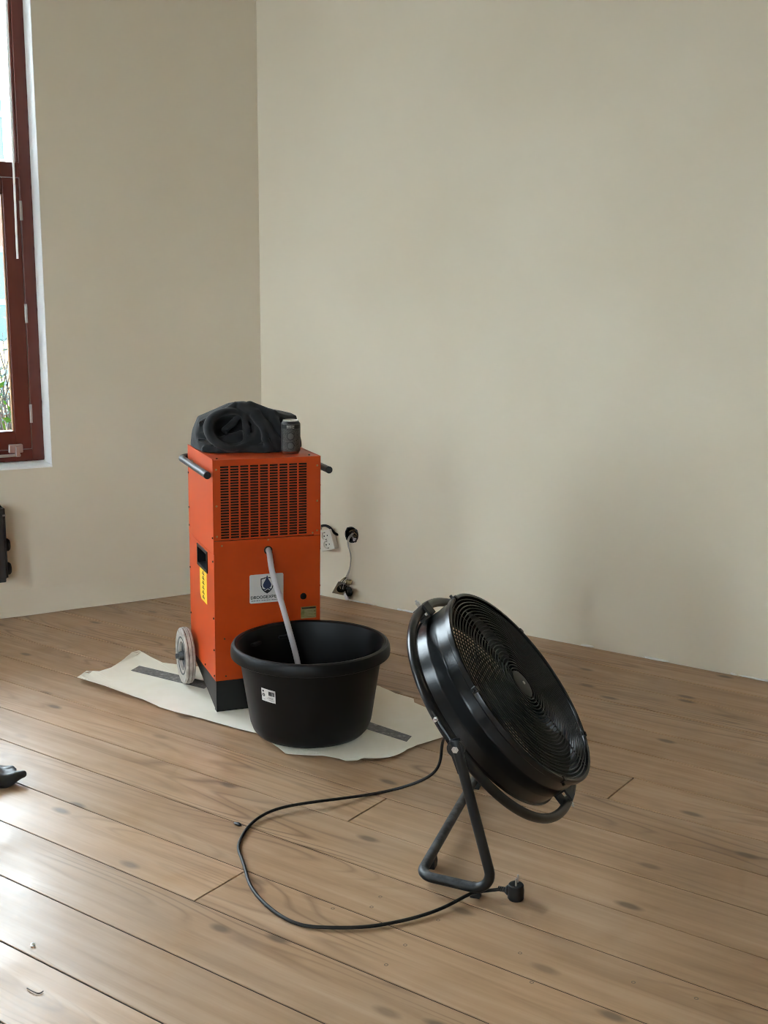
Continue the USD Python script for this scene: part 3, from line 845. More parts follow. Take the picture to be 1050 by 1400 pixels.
def jacket(p):
    x, y, z = p.T
    q = p + 0.005 * np.stack([np.sin(z * 38 + y * 21), np.sin(x * 27 + z * 31 + 1.3), np.sin(x * 23 + y * 31 + 0.6)], 1)
    X, Y, Zz = q.T
    d_ = poly_dist(X, Zz, JOUT)
    k = 0.022
    d_ = -smin(-d_, -(jfront(X, Zz) - Y) * 0.8, k)
    d_ = -smin(-d_, -(Y - 0.355 + 0.35 * np.clip(Zz, 0, 1)), k)

    def ridge(pts, r, up=0.0, kk=0.010):
        nonlocal d_
        P3 = np.array([(a, float(jfront(a, b)) - up, b) for a, b in pts])
        for u, v in zip(P3[:-1], P3[1:]):
            d_ = smin(d_, capsule(q, u, v, r), kk)

    def groove(pts, r, up=0.0, kk=0.006):
        nonlocal d_
        P3 = np.array([(a, float(jfront(a, b)) - up, b) for a, b in pts])
        for u, v in zip(P3[:-1], P3[1:]):
            d_ = -smin(-d_, capsule(q, u, v, r), kk)

    # spread skirt of cloth along the foot
    ridge([(0.012, 0.012), (0.06, 0.010), (0.13, 0.008), (0.22, 0.008), (0.262, 0.010)], 0.013, 0.002, 0.014)
    ridge([(0.004, 0.045), (0.035, 0.040), (0.06, 0.030)], 0.010, 0.006, 0.008)
    groove([(0.000, 0.060), (0.030, 0.055), (0.045, 0.040)], 0.009, 0.002)
    # long folds from the top down over the right-hand side
    ridge([(0.150, 0.146), (0.200, 0.122), (0.228, 0.085), (0.246, 0.040), (0.262, 0.010)], 0.016, 0.004, 0.010)
    ridge([(0.190, 0.118), (0.212, 0.080), (0.208, 0.045), (0.225, 0.015)], 0.012, 0.010, 0.007)
    ridge([(0.180, 0.150), (0.262, 0.122), (0.345, 0.100)], 0.016, 0.0, 0.012)
    ridge([(0.268, 0.100), (0.278, 0.060), (0.285, 0.012)], 0.018, 0.002, 0.012)
    # flap over the upper left, with a crease under it
    ridge([(0.020, 0.100), (0.070, 0.124), (0.130, 0.152)], 0.010, 0.002, 0.010)
    groove([(0.018, 0.080), (0.028, 0.104), (0.060, 0.120)], 0.009, 0.004)
    # rolled hood edge round a hollow
    a = np.arctan2((z - 0.078) / 0.066, (x - 0.108) / 0.082)
    ca, sa = np.cos(a), np.sin(a)
    hollow = ellipsoid(p, (0.112, 0.160, 0.078), (0.072, 0.120, 0.052))
    d_ = -smin(-d_, hollow, 0.006)
    ridge([(0.078, 0.036), (0.112, 0.040), (0.150, 0.052)], 0.016, -0.040, 0.010)
    ridge([(0.098, 0.070), (0.130, 0.090), (0.160, 0.122)], 0.012, -0.035, 0.010)
    ridge([(0.150, 0.030), (0.164, 0.075), (0.166, 0.120)], 0.013, -0.012, 0.010)
    cx, cz = 0.108 + 0.076 * ca, 0.076 + 0.060 * sa
    cy = jfront(cx, cz) - 0.013 + 0.026 * np.clip(ca, 0, 1)
    ring = np.sqrt((x - cx) ** 2 + ((y - cy) * 0.75) ** 2 + (z - cz) ** 2) - (0.0125 - 0.0055 * ca)
    d_ = smin(d_, ring, 0.003)
    n1 = meshkit.fbm(p * np.array([18, 18, 11]) + 3.1)
    n2 = meshkit.fbm(p * np.array([34, 34, 15]) + 9.7)
    d_ = d_ + 0.004 * np.abs(n1) + 0.0015 * np.abs(n2) - 0.0015
    can_ = np.maximum(np.hypot(x - 0.291, y - 0.092) - 0.037, z - 0.125)
    d_ = np.maximum(d_, -can_)
    d_ = np.maximum(d_, -np.maximum(x - 0.004, z - 0.0065))              # clear of the turned-up edge of the side panel
    return np.maximum(d_, -z)


jm = surface_net(jacket, (-0.05, 0.07, -0.006), (0.42, 0.41, 0.20), 0.0042)
jm = trimesh.Trimesh(jm.vertices, jm.faces, process=False)
trimesh.smoothing.filter_taubin(jm, iterations=3)
part('body', jm, FABRIC, jac, smooth=True)

cx_, cy_ = 0.291, 0.092
can = thing('drinks_can', 'dark patterned drinks can standing in front of the jacket on the dehumidifier', 'can', mat4=MM @ M4(o=(cx_, cy_, mt)))
prof = np.array([(0.0, 0.004), (0.020, 0.003), (0.0235, 0.0), (0.026, 0.001), (0.0325, 0.010), (0.033, 0.013), (0.033, 0.100), (0.0325, 0.103), (0.0268, 0.1115), (0.0268, 0.114), (0.0255, 0.115), (0.0245, 0.1125), (0.0, 0.1115)])
zs = np.interp(np.linspace(0, 1, 70), np.linspace(0, 1, 2), (0.010, 0.103))
side_prof = [(float(np.interp(z, [0.010, 0.013, 0.100, 0.103], [0.0325, 0.033, 0.033, 0.0325])), z) for z in zs]
nT = 120
VV, CC, FF = [], [], []
for k, (r_, z) in enumerate(side_prof):
    for j in range(nT):
        th = 2 * PI * j / nT
        VV.append((r_ * math.cos(th), r_ * math.sin(th), z))
VV = np.array(VV)
th = np.arctan2(VV[:, 1], VV[:, 0]); zc = VV[:, 2]
n1 = meshkit.fbm(np.c_[np.cos(th) * 6, np.sin(th) * 6, zc * 200]) ; n2 = meshkit.noise(np.c_[np.cos(th) * 22, np.sin(th) * 22, zc * 700])
val = np.clip(0.003 + 0.022 * np.maximum(n1, 0) + 0.045 * (n2 > 0.4), 0.002, 0.2)
fa = -PI / 2 - 0.30                                                      # the printed front of the can faces the camera
da = (th - fa + PI) % (2 * PI) - PI
for zz_, rad_ in ((0.062, 0.0105), (0.030, 0.0105)):
    dd = np.hypot(da * 0.033, zc - zz_)
    val = np.where(dd < rad_, 0.055 + 0.03 * n1, np.where(dd < rad_ + 0.003, 0.012, val))
band = (np.abs(zc - 0.094) < 0.006)
val = np.where(band, 0.008, val)
letter = band & (np.abs(zc - 0.0935) < 0.0042) & (np.abs(da * 0.033) < 0.013) & ((np.sin(da * 0.033 * 1900) + 0.7 * np.sin(zc * 1500)) > 0.35)
val = np.where(letter, 0.35, val)
CC = np.c_[val, val * 0.95, val * 0.86]
for k in range(len(side_prof) - 1):
    for j in range(nT):
        l_ = (j + 1) % nT
        FF += [[k * nT + j, k * nT + l_, (k + 1) * nT + l_], [k * nT + j, (k + 1) * nT + l_, (k + 1) * nT + j]]
part('printed_wall', trimesh.Trimesh(VV, FF, process=False), PRINT, can, cols=CC)
part('base', lathe(prof[:5], 48), STEEL, can)
part('neck', lathe([prof[7], prof[8], (0.0262, 0.1110), (0.0320, 0.1025)], 48), INK_BLACK, can)
part('lid', lathe(prof[8:], 48), STEEL, can)
part('ring_pull', tf(lathe([(0.005, 0), (0.0095, 0), (0.0095, 0.001), (0.005, 0.001), (0.005, 0)], 20), M4(o=(0.006, 0, 0.1118))), STEEL, can)

# ------------------------------------------------------------------ mortar tub on the paper
tx, ty = -0.2325, 3.6284
tub = thing('mortar_tub', 'large round black plastic mortar tub standing on the paper sheet', 'tub', (tx, ty, 0.0045))
R0, TH = 0.196, 0.3015
prof = [(0, 0.004), (0.130, 0.002), (0.140, 0.0), (0.158, 0.001), (0.176, 0.008), (0.188, 0.022), (R0, 0.045), (R0 + 0.004, 0.07), (0.2265, 0.250), (0.229, 0.262), (0.231, 0.2625), (0.2520, 0.2615), (0.2555, 0.2640), (0.2563, 0.274),
        (0.2545, 0.2900), (0.2500, 0.2985), (0.2430, TH), (0.2360, 0.3005), (0.2315, 0.2960), (0.2285, 0.284), (0.2225, 0.250), (R0, 0.07), (R0 - 0.005, 0.046), (0.184, 0.026), (0.172, 0.013), (0.155, 0.008), (0, 0.008)]
part('shell', lathe(prof, 96), TUB, tub, smooth=30)
for a_ in (2.62, 2.05):
    part('inner_tab', tf(cbox((0.206, -0.022, 0.252), (0.2235, 0.022, 0.262), 0.003), trimesh.transformations.rotation_matrix(a_, (0, 0, 1))), TUB, tub)
part('water', lathe([(0, 0.012), (0.168, 0.0125), (0.1835, 0.0275), (0.189, 0.040), (0, 0.040)], 64), WATER, tub, label='shallow water in the bottom')
# sticker on the wall of the tub: bent to its curve
sc_ = at((363.5, 939), y=ty - 0.19)
ang0 = math.atan2(sc_[1] - ty, sc_[0] - tx)


def on_tub(poly, z_c, out, th_=0.0005):
    """A flat print (x across, y up, metres) laid on the tub's wall around angle ang0."""
    m = ext(poly.segmentize(0.004), th_)
    m = m.subdivide_to_size(0.006)
    v = m.vertices
    zz_ = z_c + v[:, 1]
    r_ = np.interp(zz_, [0.07, 0.250], [R0 + 0.004, 0.2265]) + out + v[:, 2]
    a_ = ang0 + v[:, 0] / 0.215
    return trimesh.Trimesh(np.c_[r_ * np.cos(a_), r_ * np.sin(a_), zz_], m.faces, process=False)


zt_ = 0.180
rot = lambda g: affinity.rotate(g, -3, origin=(0, 0))
bs = part('barcode_sticker', on_tub(rot(sbox(-0.0265, -0.021, 0.0265, 0.021)), zt_, 0.0006), LABEL_WHITE, tub, label='small white sticker with a bar code', smooth=False)
bars = [sbox(0.002 + k * 0.0019, 0.001, 0.002 + k * 0.0019 + w, 0.015) for k, w in enumerate((0.0012, 0.0007, 0.0013, 0.0008, 0.0014, 0.0007, 0.0012)) if True]
bars += [sbox(0.0165 + k * 0.0019, 0.001, 0.0165 + k * 0.0019 + w, 0.015) for k, w in enumerate((0.0012, 0.0008, 0.0013, 0.0011))]
part('bar_code', on_tub(rot(ops.unary_union(bars)), zt_, 0.0012), INK_BLACK, bs, smooth=False)
part('round_mark', on_tub(rot(Point(-0.0185, 0.0125).buffer(0.0032)), zt_, 0.0012), INK_BLACK, bs, smooth=False)
part('round_mark', on_tub(rot(Point(-0.0175, -0.0005).buffer(0.0052).difference(Point(-0.0175, -0.0005).buffer(0.0024))), zt_, 0.0012), INK_BLACK, bs, smooth=False)
part('small_print', on_tub(rot(ops.unary_union([sbox(0.0, -0.0065, 0.019, -0.0045), sbox(-0.006, -0.0100, 0.019, -0.0085), sbox(-0.020, -0.0155, -0.012, -0.0140), sbox(0.004, -0.0150, 0.021, -0.0135)])), zt_, 0.0012), INK_GREY, bs, smooth=False)

# ------------------------------------------------------------------ paper sheet on the floor
OUT = [[-1.116, 4.098], [-1.1, 4.173], [-1.053, 4.17], [-1.018, 4.217], [-0.998, 4.287], [-0.981, 4.405], [-0.959, 4.434], [-0.901, 4.361], [-0.842, 4.299], [-0.789, 4.287], [-0.616, 4.243],
       [-0.336, 4.189], [-0.062, 4.088], [-0.014, 4.057], [0.043, 3.98], [0.107, 3.921], [0.109, 3.884], [0.143, 3.841], [0.19, 3.786], [0.217, 3.725], [0.218, 3.658], [0.195, 3.569], [0.156, 3.537],
       [0.109, 3.5], [0.078, 3.463], [0.05, 3.416], [0.016, 3.387], [-0.028, 3.375], [-0.057, 3.375], [-0.079, 3.352], [-0.112, 3.351], [-0.133, 3.373], [-0.185, 3.401], [-0.253, 3.411], [-0.299, 3.422],
       [-0.326, 3.468], [-0.408, 3.595], [-0.439, 3.614], [-0.485, 3.639], [-0.564, 3.69], [-0.64, 3.742], [-0.7, 3.776], [-0.763, 3.824], [-0.835, 3.895], [-0.91, 3.946], [-0.971, 3.99], [-1.042, 4.044]]
pg = Polygon(OUT).segmentize(0.03)
co = np.array(pg.exterior.coords)[:-1]
co += 0.0025 * np.c_[meshkit.noise(np.c_[co * 45, 0 * co[:, :1]]), meshkit.noise(np.c_[co * 45 + 7, 0 * co[:, :1]])]
pg = Polygon(co)
pm = ext(pg, 0.0007).subdivide_to_size(0.045)
v = pm.vertices
dist = np.array([pg.exterior.distance(Point(q)) for q in v[:, :2]])
edge = np.exp(-dist / 0.035)
curl = np.clip(meshkit.noise(np.c_[v[:, :2] * 9, 0 * v[:, :1]]) + 0.35, 0, 1)
left = np.clip((-0.80 - v[:, 0]) / 0.2, 0, 1)
frontr = np.clip(1 - np.hypot(v[:, 0] + 0.07, v[:, 1] - 3.36) / 0.2, 0, 1)
v[:, 2] += 0.0025 + edge * (0.004 * curl + 0.010 * left * curl + 0.010 * frontr)
paper = thing('paper_sheet', 'torn white covering paper lying flat on the plank floor under the tub and dehumidifier', 'paper')
part('sheet', trimesh.Trimesh(v, pm.faces, process=False), PAPER, paper, smooth=30)
for quad in ([[-0.945, 4.217], [-0.925, 4.275], [-0.62, 4.085], [-0.64, 4.020]], [[-0.16, 3.728], [-0.145, 3.795], [0.094, 3.579], [0.077, 3.532]]):
    sm = ext(Polygon(quad), 0.0004).subdivide_to_size(0.05)
    vv = sm.vertices; vv[:, 2] += 0.0040
    part('printed_band', trimesh.Trimesh(vv, sm.faces, process=False), STRIPE, paper, smooth=False, label='dark grey printed band')

# ------------------------------------------------------------------ drum fan
fC, fR, fpsi, ftau = np.array([0.3584, 2.9066, 0.4141]), 0.2845, 1.2698, 0.6982
fan = thing('drum_fan', 'black drum fan tilted up on a bent tube stand, its grille facing right', 'fan', (fC[0], fC[1], 0), fpsi)
st_, ct_ = math.sin(ftau), math.cos(ftau)
DM = M4((1, 0, 0), (0, st_, ct_), (0, -ct_, st_), (0, 0, fC[2]))          # drum frame: x pivot axis, y up the face, z out of the face
FM = M4((math.cos(fpsi), math.sin(fpsi), 0), (-math.sin(fpsi), math.cos(fpsi), 0), (0, 0, 1), (fC[0], fC[1], 0))
DL = 0.118
prof = [(fR - 0.010, 0.0), (fR - 0.004, 0.0015), (fR - 0.0005, -0.001), (fR, -0.005), (fR, -0.013), (fR - 0.004, -0.0155), (fR - 0.006, -0.017), (fR - 0.006, -0.040), (fR - 0.0050, -0.043), (fR - 0.0050, -0.049), (fR - 0.006, -0.052),
        (fR - 0.006, -0.074), (fR - 0.0050, -0.077), (fR - 0.0050, -0.083), (fR - 0.006, -0.086), (fR - 0.006, -DL + 0.006), (fR - 0.002, -DL + 0.004), (fR - 0.001, -DL + 0.0015), (fR - 0.003, -DL), (fR - 0.012, -DL),
        (fR - 0.012, -DL + 0.003), (fR - 0.0085, -DL + 0.006), (fR - 0.0085, -0.015), (fR - 0.010, -0.004), (fR - 0.010, 0.0)]
part('drum', tf(lathe(prof, 120), DM), BLACK_GLOSS, fan, smooth=32)


def grille(z, n_rings, r_in, r_out, wire, spokes, ang, sag):
    ms = []
    f_ = lambda r: z + sag * (1 - (r / r_out) ** 2)
    for r in np.linspace(r_in, r_out, n_rings):
        a_ = np.linspace(0, 2 * PI, 84, endpoint=False)
        ms.append(tube(np.c_[r * np.cos(a_), r * np.sin(a_), np.full(84, f_(r))], wire, 6, closed=True))
    for k in range(spokes):
        a_ = ang + k * 2 * PI / spokes
        rs = np.linspace(r_in * 0.8, r_out + 0.010, 8)
        ms.append(tube(np.c_[rs * math.cos(a_), rs * math.sin(a_), [f_(min(r, r_out)) - wire * 1.6 for r in rs]], wire * 1.35, 6))
    return cat(*ms)


fg = part('front_grille', tf(grille(-0.006, 23, 0.047, 0.268, 0.00185, 6, PI / 2 + 0.12, 0.010), DM), BLACK_WIRE, fan, smooth=True, label='black concentric wire grille')
part('hub_cap', tf(lathe([(0, 0.0075), (0.030, 0.0065), (0.039, 0.004), (0.041, 0.001), (0, 0.001)], 36), DM), BLACK_WIRE, fg)
part('hub_bolt', tf(cyl((0, 0, 0.0065), (0, 0, 0.0095), 0.005, 6), DM), STEEL, fg)
part('rear_grille', tf(grille(-DL + 0.004, 17, 0.062, 0.266, 0.0019, 6, PI / 2, -0.012), DM), BLACK_WIRE, fan, smooth=True)
part('motor', tf(lathe([(0, -DL - 0.028), (0.045, -DL - 0.026), (0.058, -DL - 0.014), (0.060, -0.066), (0.050, -0.060), (0.02, -0.058), (0, -0.058)], 36), DM), BLACK_MATT, fan)
for k in range(3):
    a0 = k * 2 * PI / 3 + 0.4
    rs = np.linspace(0.03, 0.258, 10)
    V, F_ = [], []
    for r in rs:
        hw = 0.30 + 0.16 * (r / 0.258)
        tw = 0.055 - 0.030 * (r / 0.258)
        for j in range(7):
            q = -1 + 2 * j / 6
            a_ = a0 + q * hw + 0.25 * (r / 0.258)
            for o in (0.0007, -0.0007):
                V.append((r * math.cos(a_), r * math.sin(a_), -0.055 + q * tw * 0.5 + 0.006 * (1 - q * q) + o))
    n7 = 14
    for i in range(9):
        for j in range(6):
            a = i * n7 + 2 * j
            F_ += [[a, a + n7, a + n7 + 2], [a, a + n7 + 2, a + 2], [a + 1, a + n7 + 3, a + n7 + 1], [a + 1, a + 3, a + n7 + 3]]
    for i in range(9):
        for a, b in ((i * n7, i * n7 + 1), (i * n7 + 13, i * n7 + 12)):
            F_ += [[a, b, b + n7], [a, b + n7, a + n7]]
    part('blade', tf(trimesh.Trimesh(np.array(V), F_, process=False), DM), BLACK_MATT, fan, smooth=40)
part('blade_hub', tf(lathe([(0, -0.036), (0.030, -0.038), (0.036, -0.044), (0.036, -0.066), (0, -0.066)], 28), DM), BLACK_MATT, fan)
for k in range(5):
    a_ = math.radians(-55 + 72 * k)
    c_ = np.array([math.cos(a_), math.sin(a_)])
    part('grille_clip', tf(cat(cyl((*(c_ * (fR - 0.006)), -0.008), (*(c_ * (fR + 0.009)), -0.008), 0.004, 8), tf(cbox((fR - 0.012, -0.008, -0.012), (fR + 0.002, 0.008, 0.003), 0.002), trimesh.transformations.rotation_matrix(a_, (0, 0, 1)))), DM), BLACK_GLOSS, fan)
# oval tube round the drum
RA, RB, RZ = 0.374 - 0.012, 0.323 - 0.012, -0.0916
a_ = np.linspace(0, 2 * PI, 96, endpoint=False)
e_ = 2 / 2.15
ov = np.c_[RA * np.sign(np.cos(a_)) * np.abs(np.cos(a_)) ** e_, RB * np.sign(np.sin(a_)) * np.abs(np.sin(a_)) ** e_ - 0.0038, np.full(96, RZ)]
ringp = part('ring_tube', tf(tube(ov, 0.0122, 14, closed=True), DM), BLACK_GLOSS, fan, smooth=True, label='black oval tube around the drum')
for sg_ in (1, -1):
    yb = sg_ * (fR - 0.004)
    br = cat(cbox((-0.022, min(yb, sg_ * 0.317), RZ - 0.018), (0.022, max(yb, sg_ * 0.317), RZ - 0.012), 0.001), cbox((-0.022, min(yb, sg_ * 0.317), RZ + 0.012), (0.022, max(yb, sg_ * 0.317), RZ + 0.018), 0.001),
             cbox((-0.022, min(yb, yb + sg_ * 0.006), RZ - 0.018), (0.022, max(yb, yb + sg_ * 0.006), RZ + 0.018), 0.001))
    b_ = part('bracket', tf(br, DM), BLACK_MATT, fan)
    part('bolt', tf(cat(cyl((0, sg_ * 0.318, RZ), (0, sg_ * 0.331, RZ), 0.0062, 6), cyl((0, sg_ * 0.30, RZ), (0, sg_ * 0.337, RZ), 0.003, 10)), DM), STEEL, b_)
    xb = sg_ * RA
    part('ring_bolt', tf(cat(cyl((sg_ * (RA - 0.02), 0.1, RZ), (sg_ * (RA + 0.006), 0.1, RZ), 0.004, 10), cyl((sg_ * (RA - 0.012), 0.1, RZ), (sg_ * (RA - 0.002), 0.1, RZ), 0.0065, 6)), DM), STEEL, ringp)
# stand: legs down to a floor loop
PV = np.array([0.078, 0.378])
lg = 0.384
path = fillet([(-lg, 0.0815, 0.398), (-lg, -0.0215, 0.034), (-lg + 0.026, 0.168, 0.034), (lg - 0.026, 0.168, 0.034), (lg, -0.0215, 0.034), (lg, 0.0815, 0.398)], [0.042, 0.040, 0.040, 0.042], 9)
dense = [path[0]]
for q in path[1:]:
    k = max(1, int(np.linalg.norm(q - dense[-1]) / 0.035))
    p0 = dense[-1]
    dense += [p0 + (q - p0) * j / k for j in range(1, k + 1)]
dense = np.array(dense)
sm_ = tube(dense, 0.0124, 14)
stand = part('stand', sm_, STAND, fan, smooth=True, label='bent dark tube stand, dusty along the floor bar')
for sg_ in (-1, 1):
    xo = sg_ * lg
    pv = np.array([xo, PV[0], PV[1]])
    dirl = np.array([0, 0.0815 + 0.0215, 0.398 - 0.034]); dirl /= np.linalg.norm(dirl)
    ear = trimesh.creation.cylinder(0.021, 0.012, sections=28)
    ear2 = tf(ear, M4((0, 1, 0), (0, 0, 1), (1, 0, 0), pv))
    ear3 = tf(trimesh.convex.convex_hull(np.array([(a, b * w, z) for a in (-0.007, 0.007) for b in (-1, 1) for w, z in ((0.0140, 0.012), (0.0145, -0.01), (0.0100, -0.060))])), M4((1, 0, 0), np.cross(dirl, (1, 0, 0)), dirl, pv))
    part('pivot_ear', cat(ear2, ear3), STAND, stand)
    part('pivot_bolt', cat(cyl(pv - [sg_ * 0.02, 0, 0], pv + [sg_ * 0.012, 0, 0], 0.004, 10), cyl(pv + [sg_ * 0.006, 0, 0], pv + [sg_ * 0.0125, 0, 0], 0.0085, 6), cyl(pv + [sg_ * 0.0125, 0, 0], pv + [sg_ * 0.017, 0, 0], 0.0045, 10)), STEEL, stand)
    for yy, xx in ((0.030, sg_ * (lg - 0.030)), (0.168, sg_ * (lg - 0.135))):
        rf = trimesh.convex.convex_hull(np.array([(xx + a * s_, yy + b * s_, z) for z, s_ in ((0.0005, 0.0125), (0.014, 0.0140), (0.030, 0.0120)) for a, b in ((-1, -0.9), (1, -0.9), (1, 0.9), (-1, 0.9))]))
        part('rubber_foot', rf, BLACK_MATT, stand)
# mains lead
CORD = [[0.016, 3.152], [-0.107, 3.092], [-0.227, 3.043], [-0.304, 3.004], [-0.348, 2.946], [-0.366, 2.872], [-0.368, 2.807], [-0.353, 2.748], [-0.337, 2.691], [-0.321, 2.629], [-0.297, 2.57], [-0.26, 2.51],
        [-0.219, 2.462], [-0.175, 2.433], [-0.117, 2.423], [-0.035, 2.427], [0.031, 2.447], [0.082, 2.469], [0.133, 2.499], [0.177, 2.532], [0.219, 2.562], [0.262, 2.571], [0.285, 2.576]]
rear = (FM @ DM @ np.array([0.0, -0.03, -DL - 0.026, 1]))[:3]
rear2 = (FM @ DM @ np.array([-0.03, -0.05, -DL - 0.06, 1]))[:3]
cz_ = [0.0075, 0.012, 0.016, 0.012, 0.006, 0.005, 0.005, 0.005, 0.005, 0.005, 0.005, 0.005, 0.005, 0.005, 0.006, 0.006, 0.006, 0.007, 0.009, 0.013, 0.017, 0.019, 0.0195]
cpts = [rear, rear2, at((609, 1008), y=3.02), at((601, 1043), y=3.06), at((578, 1066), y=3.10)] + [np.array([*at(tuple(0 for _ in range(2)), y=1)[:0], *c, z]) for c, z in zip(CORD, cz_)]
IM = np.linalg.inv(FM)
lead = part('mains_lead', tf(tube(spline(cpts, 200), 0.0042, 10), IM), BLACK_MATT, fan, smooth=True, label='long black mains lead looping over the floor')
# angled plug, pins up
pc = np.array([0.318, 2.565])
ddir = np.array([0.285 - pc[0], 2.576 - pc[1]]); ddir = -ddir / np.linalg.norm(ddir)
body = cat(lathe([(0, 0.0005), (0.017, 0.0005), (0.0195, 0.004), (0.0195, 0.026), (0.0185, 0.029), (0.0185, 0.036), (0.0165, 0.0385), (0, 0.0385)], 32),
           tf(cbox((-0.026, -0.009, 0.008), (0.0, 0.009, 0.031), 0.005), M4((ddir[0], ddir[1], 0), (-ddir[1], ddir[0], 0))))
for k in range(4):
    body = cat(body, tf(lathe([(0, 0), (0.0062, 0), (0.0062, 0.003), (0, 0.003)], 14), M4((0, 0, 1), (-ddir[1], ddir[0], 0), (-ddir[0], -ddir[1], 0), (-ddir[0] * (0.026 + k * 0.0045), -ddir[1] * (0.026 + k * 0.0045), 0.0195))))
plug = part('plug', tf(body, IM @ M4(o=(pc[0], pc[1], 0))), BLACK_MATT, lead, label='black angled mains plug lying pins up')
ctr = np.array([-ddir[1], ddir[0]])
pins = cat(*[cyl((pc[0] + ctr[0] * q + 0.002, pc[1] + ctr[1] * q, 0.037), (pc[0] + ctr[0] * q + 0.002, pc[1] + ctr[1] * q, 0.0575), 0.0024, 10, bevel=0.0006) for q in (-0.0095, 0.0095)])
part('plug_pins', tf(pins, IM), STEEL, lead, label='shiny metal pins')

# ------------------------------------------------------------------ electrics at the foot of the right-hand wall
def RW(s_, z, out=0.0):
    q = A0 + dR * s_ + nR * out
    return np.array([q[0], q[1], z])


RWM = M4((*dR, 0), (0, 0, 1), (*nR, 0), (*A0, 0))                     # (s, z, out of the wall)
out_ = thing('double_socket', 'cream double power socket hanging crooked from the wall beside the dehumidifier', 'power socket', mat4=RWM @ M4(o=(0.4085, 0.274, 0.0)))
R18 = trimesh.transformations.rotation_matrix(math.radians(17), (0, 0, 1))
plate = m3.Manifold.hull(m3.Manifold.batch_boolean([m3.Manifold.sphere(0.004, 16).translate((x_, y_, z_)) for x_ in (-0.037, 0.037) for y_ in (-0.043, 0.043) for z_ in (0.006, 0.030)], m3.OpType.Add))
for yc in (0.0205, -0.0205):
    plate -= m3.Manifold.cylinder(0.03, 0.0185, 0.0195, 32).translate((0, yc, 0.024))
pmsh = plate.to_mesh()
part('plate', tf(trimesh.Trimesh(pmsh.vert_properties[:, :3], pmsh.tri_verts), R18), OUTLET, out_, smooth=30)
for yc in (0.0205, -0.0205):
    w_ = part('socket_well', tf(lathe([(0, 0.0), (0.0182, 0.0), (0.0182, 0.0012), (0, 0.0012)], 28), R18 @ M4(o=(0, yc, 0.0235))), OUTLET, out_)
    for xx in (-0.0095, 0.0095):
        part('pin_hole', tf(cyl((xx, yc, 0.0242), (xx, yc, 0.0252), 0.0034, 12), R18), INK_BLACK, w_)
    part('earth_clip', tf(cat(box((-0.002, yc + 0.0145, 0.024), (0.002, yc + 0.018, 0.031)), box((-0.002, yc - 0.018, 0.024), (0.002, yc - 0.0145, 0.031))), R18), DARK_SCREW, w_)
loop = spline([(-0.040, 0.058, 0.018), (-0.020, 0.0655, 0.024), (0.002, 0.066, 0.024), (0.022, 0.054, 0.02), (0.034, 0.036, 0.012), (0.044, 0.026, -0.004)], 30)
part('black_cable', tube(loop, 0.0062, 10), BLACK_MATT, out_, smooth=True, label='short thick black cable over the top')
part('cable_sleeve', tube(spline([(-0.044, 0.045, 0.014), (-0.042, 0.055, 0.018), (-0.030, 0.063, 0.022)], 10), 0.0068, 10), WIRE_GREY, out_, smooth=True)
part('mounting_block', tf(cbox((-0.02, -0.03, -0.002), (0.02, 0.03, 0.006), 0.001), R18), BLACK_MATT, out_)

jb = thing('junction_box', 'open round black junction box sunk in the wall, wires inside', 'junction box', mat4=RWM @ M4(o=(0.5335, 0.311, 0.0)))
part('cup', lathe([(0, -0.05), (0.033, -0.05), (0.034, -0.002), (0.0375, 0.0005), (0.0375, 0.003), (0.0325, 0.003), (0.0315, -0.046), (0, -0.046)], 36), DARK_VOID, jb)
wr = random.Random(3)
for k in range(7):
    a_ = wr.uniform(0, 2 * PI)
    p_ = [(0.024 * math.cos(a_ + j * 0.8) * wr.uniform(0.4, 1), 0.024 * math.sin(a_ + j * 0.8) * wr.uniform(0.4, 1), -0.035 + j * 0.009 + wr.uniform(-0.004, 0.004)) for j in range(5)]
    part('wire', tube(spline(p_, 24), 0.0019, 6), (BLACK_MATT, BRASS, WIRE_GREY, BLACK_MATT, DARK_SCREW, BLACK_MATT, BRASS)[k], jb, smooth=True)
part('connector', tf(cbox((0.008, -0.028, -0.008), (0.022, -0.014, 0.004), 0.002), np.eye(4)), PALE_PLASTIC, jb, label='white wire connector')
for q in (0.7, 2.3, 3.9, 5.4):
    part('fixing_ear', tf(cbox((0.030, -0.005, -0.001), (0.040, 0.005, 0.003), 0.001), trimesh.transformations.rotation_matrix(q, (0, 0, 1))), BLACK_MATT, jb)

hang = thing('hanging_socket_insert', 'bare socket insert dangling by grey wires just above the floor', 'socket insert', mat4=RWM @ M4(o=(0.5, 0.0, 0.0)))
part('wire', tube(spline([(0.030, 0.315, -0.02), (0.024, 0.300, 0.010), (0.020, 0.262, 0.012), (0.033, 0.228, 0.010), (0.036, 0.190, 0.011), (0.028, 0.150, 0.012), (0.012, 0.110, 0.018)], 50), 0.0026, 8), WIRE_GREY, hang, smooth=True)
part('wire', tube(spline([(0.040, 0.320, -0.02), (0.030, 0.296, 0.012), (0.026, 0.258, 0.014), (0.034, 0.222, 0.013), (0.037, 0.186, 0.013), (0.031, 0.150, 0.012), (0.022, 0.110, 0.018)], 50), 0.0020, 8), WIRE_GREY, hang, smooth=True)
rot1 = trimesh.transformations.rotation_matrix(math.radians(-32), (0, 0, 1)) @ trimesh.transformations.rotation_matrix(math.radians(58), (0, 1, 0))
fr = Polygon([(-0.035, -0.035), (0.035, -0.035), (0.035, 0.035), (-0.035, 0.035)]).buffer(0.0).difference(Point(0, 0).buffer(0.0255))
part('metal_frame', tf(ext(fr, 0.0015), M4(o=(-0.006, 0.058, 0.024)) @ rot1), STEEL, hang, smooth=False, label='steel mounting frame')
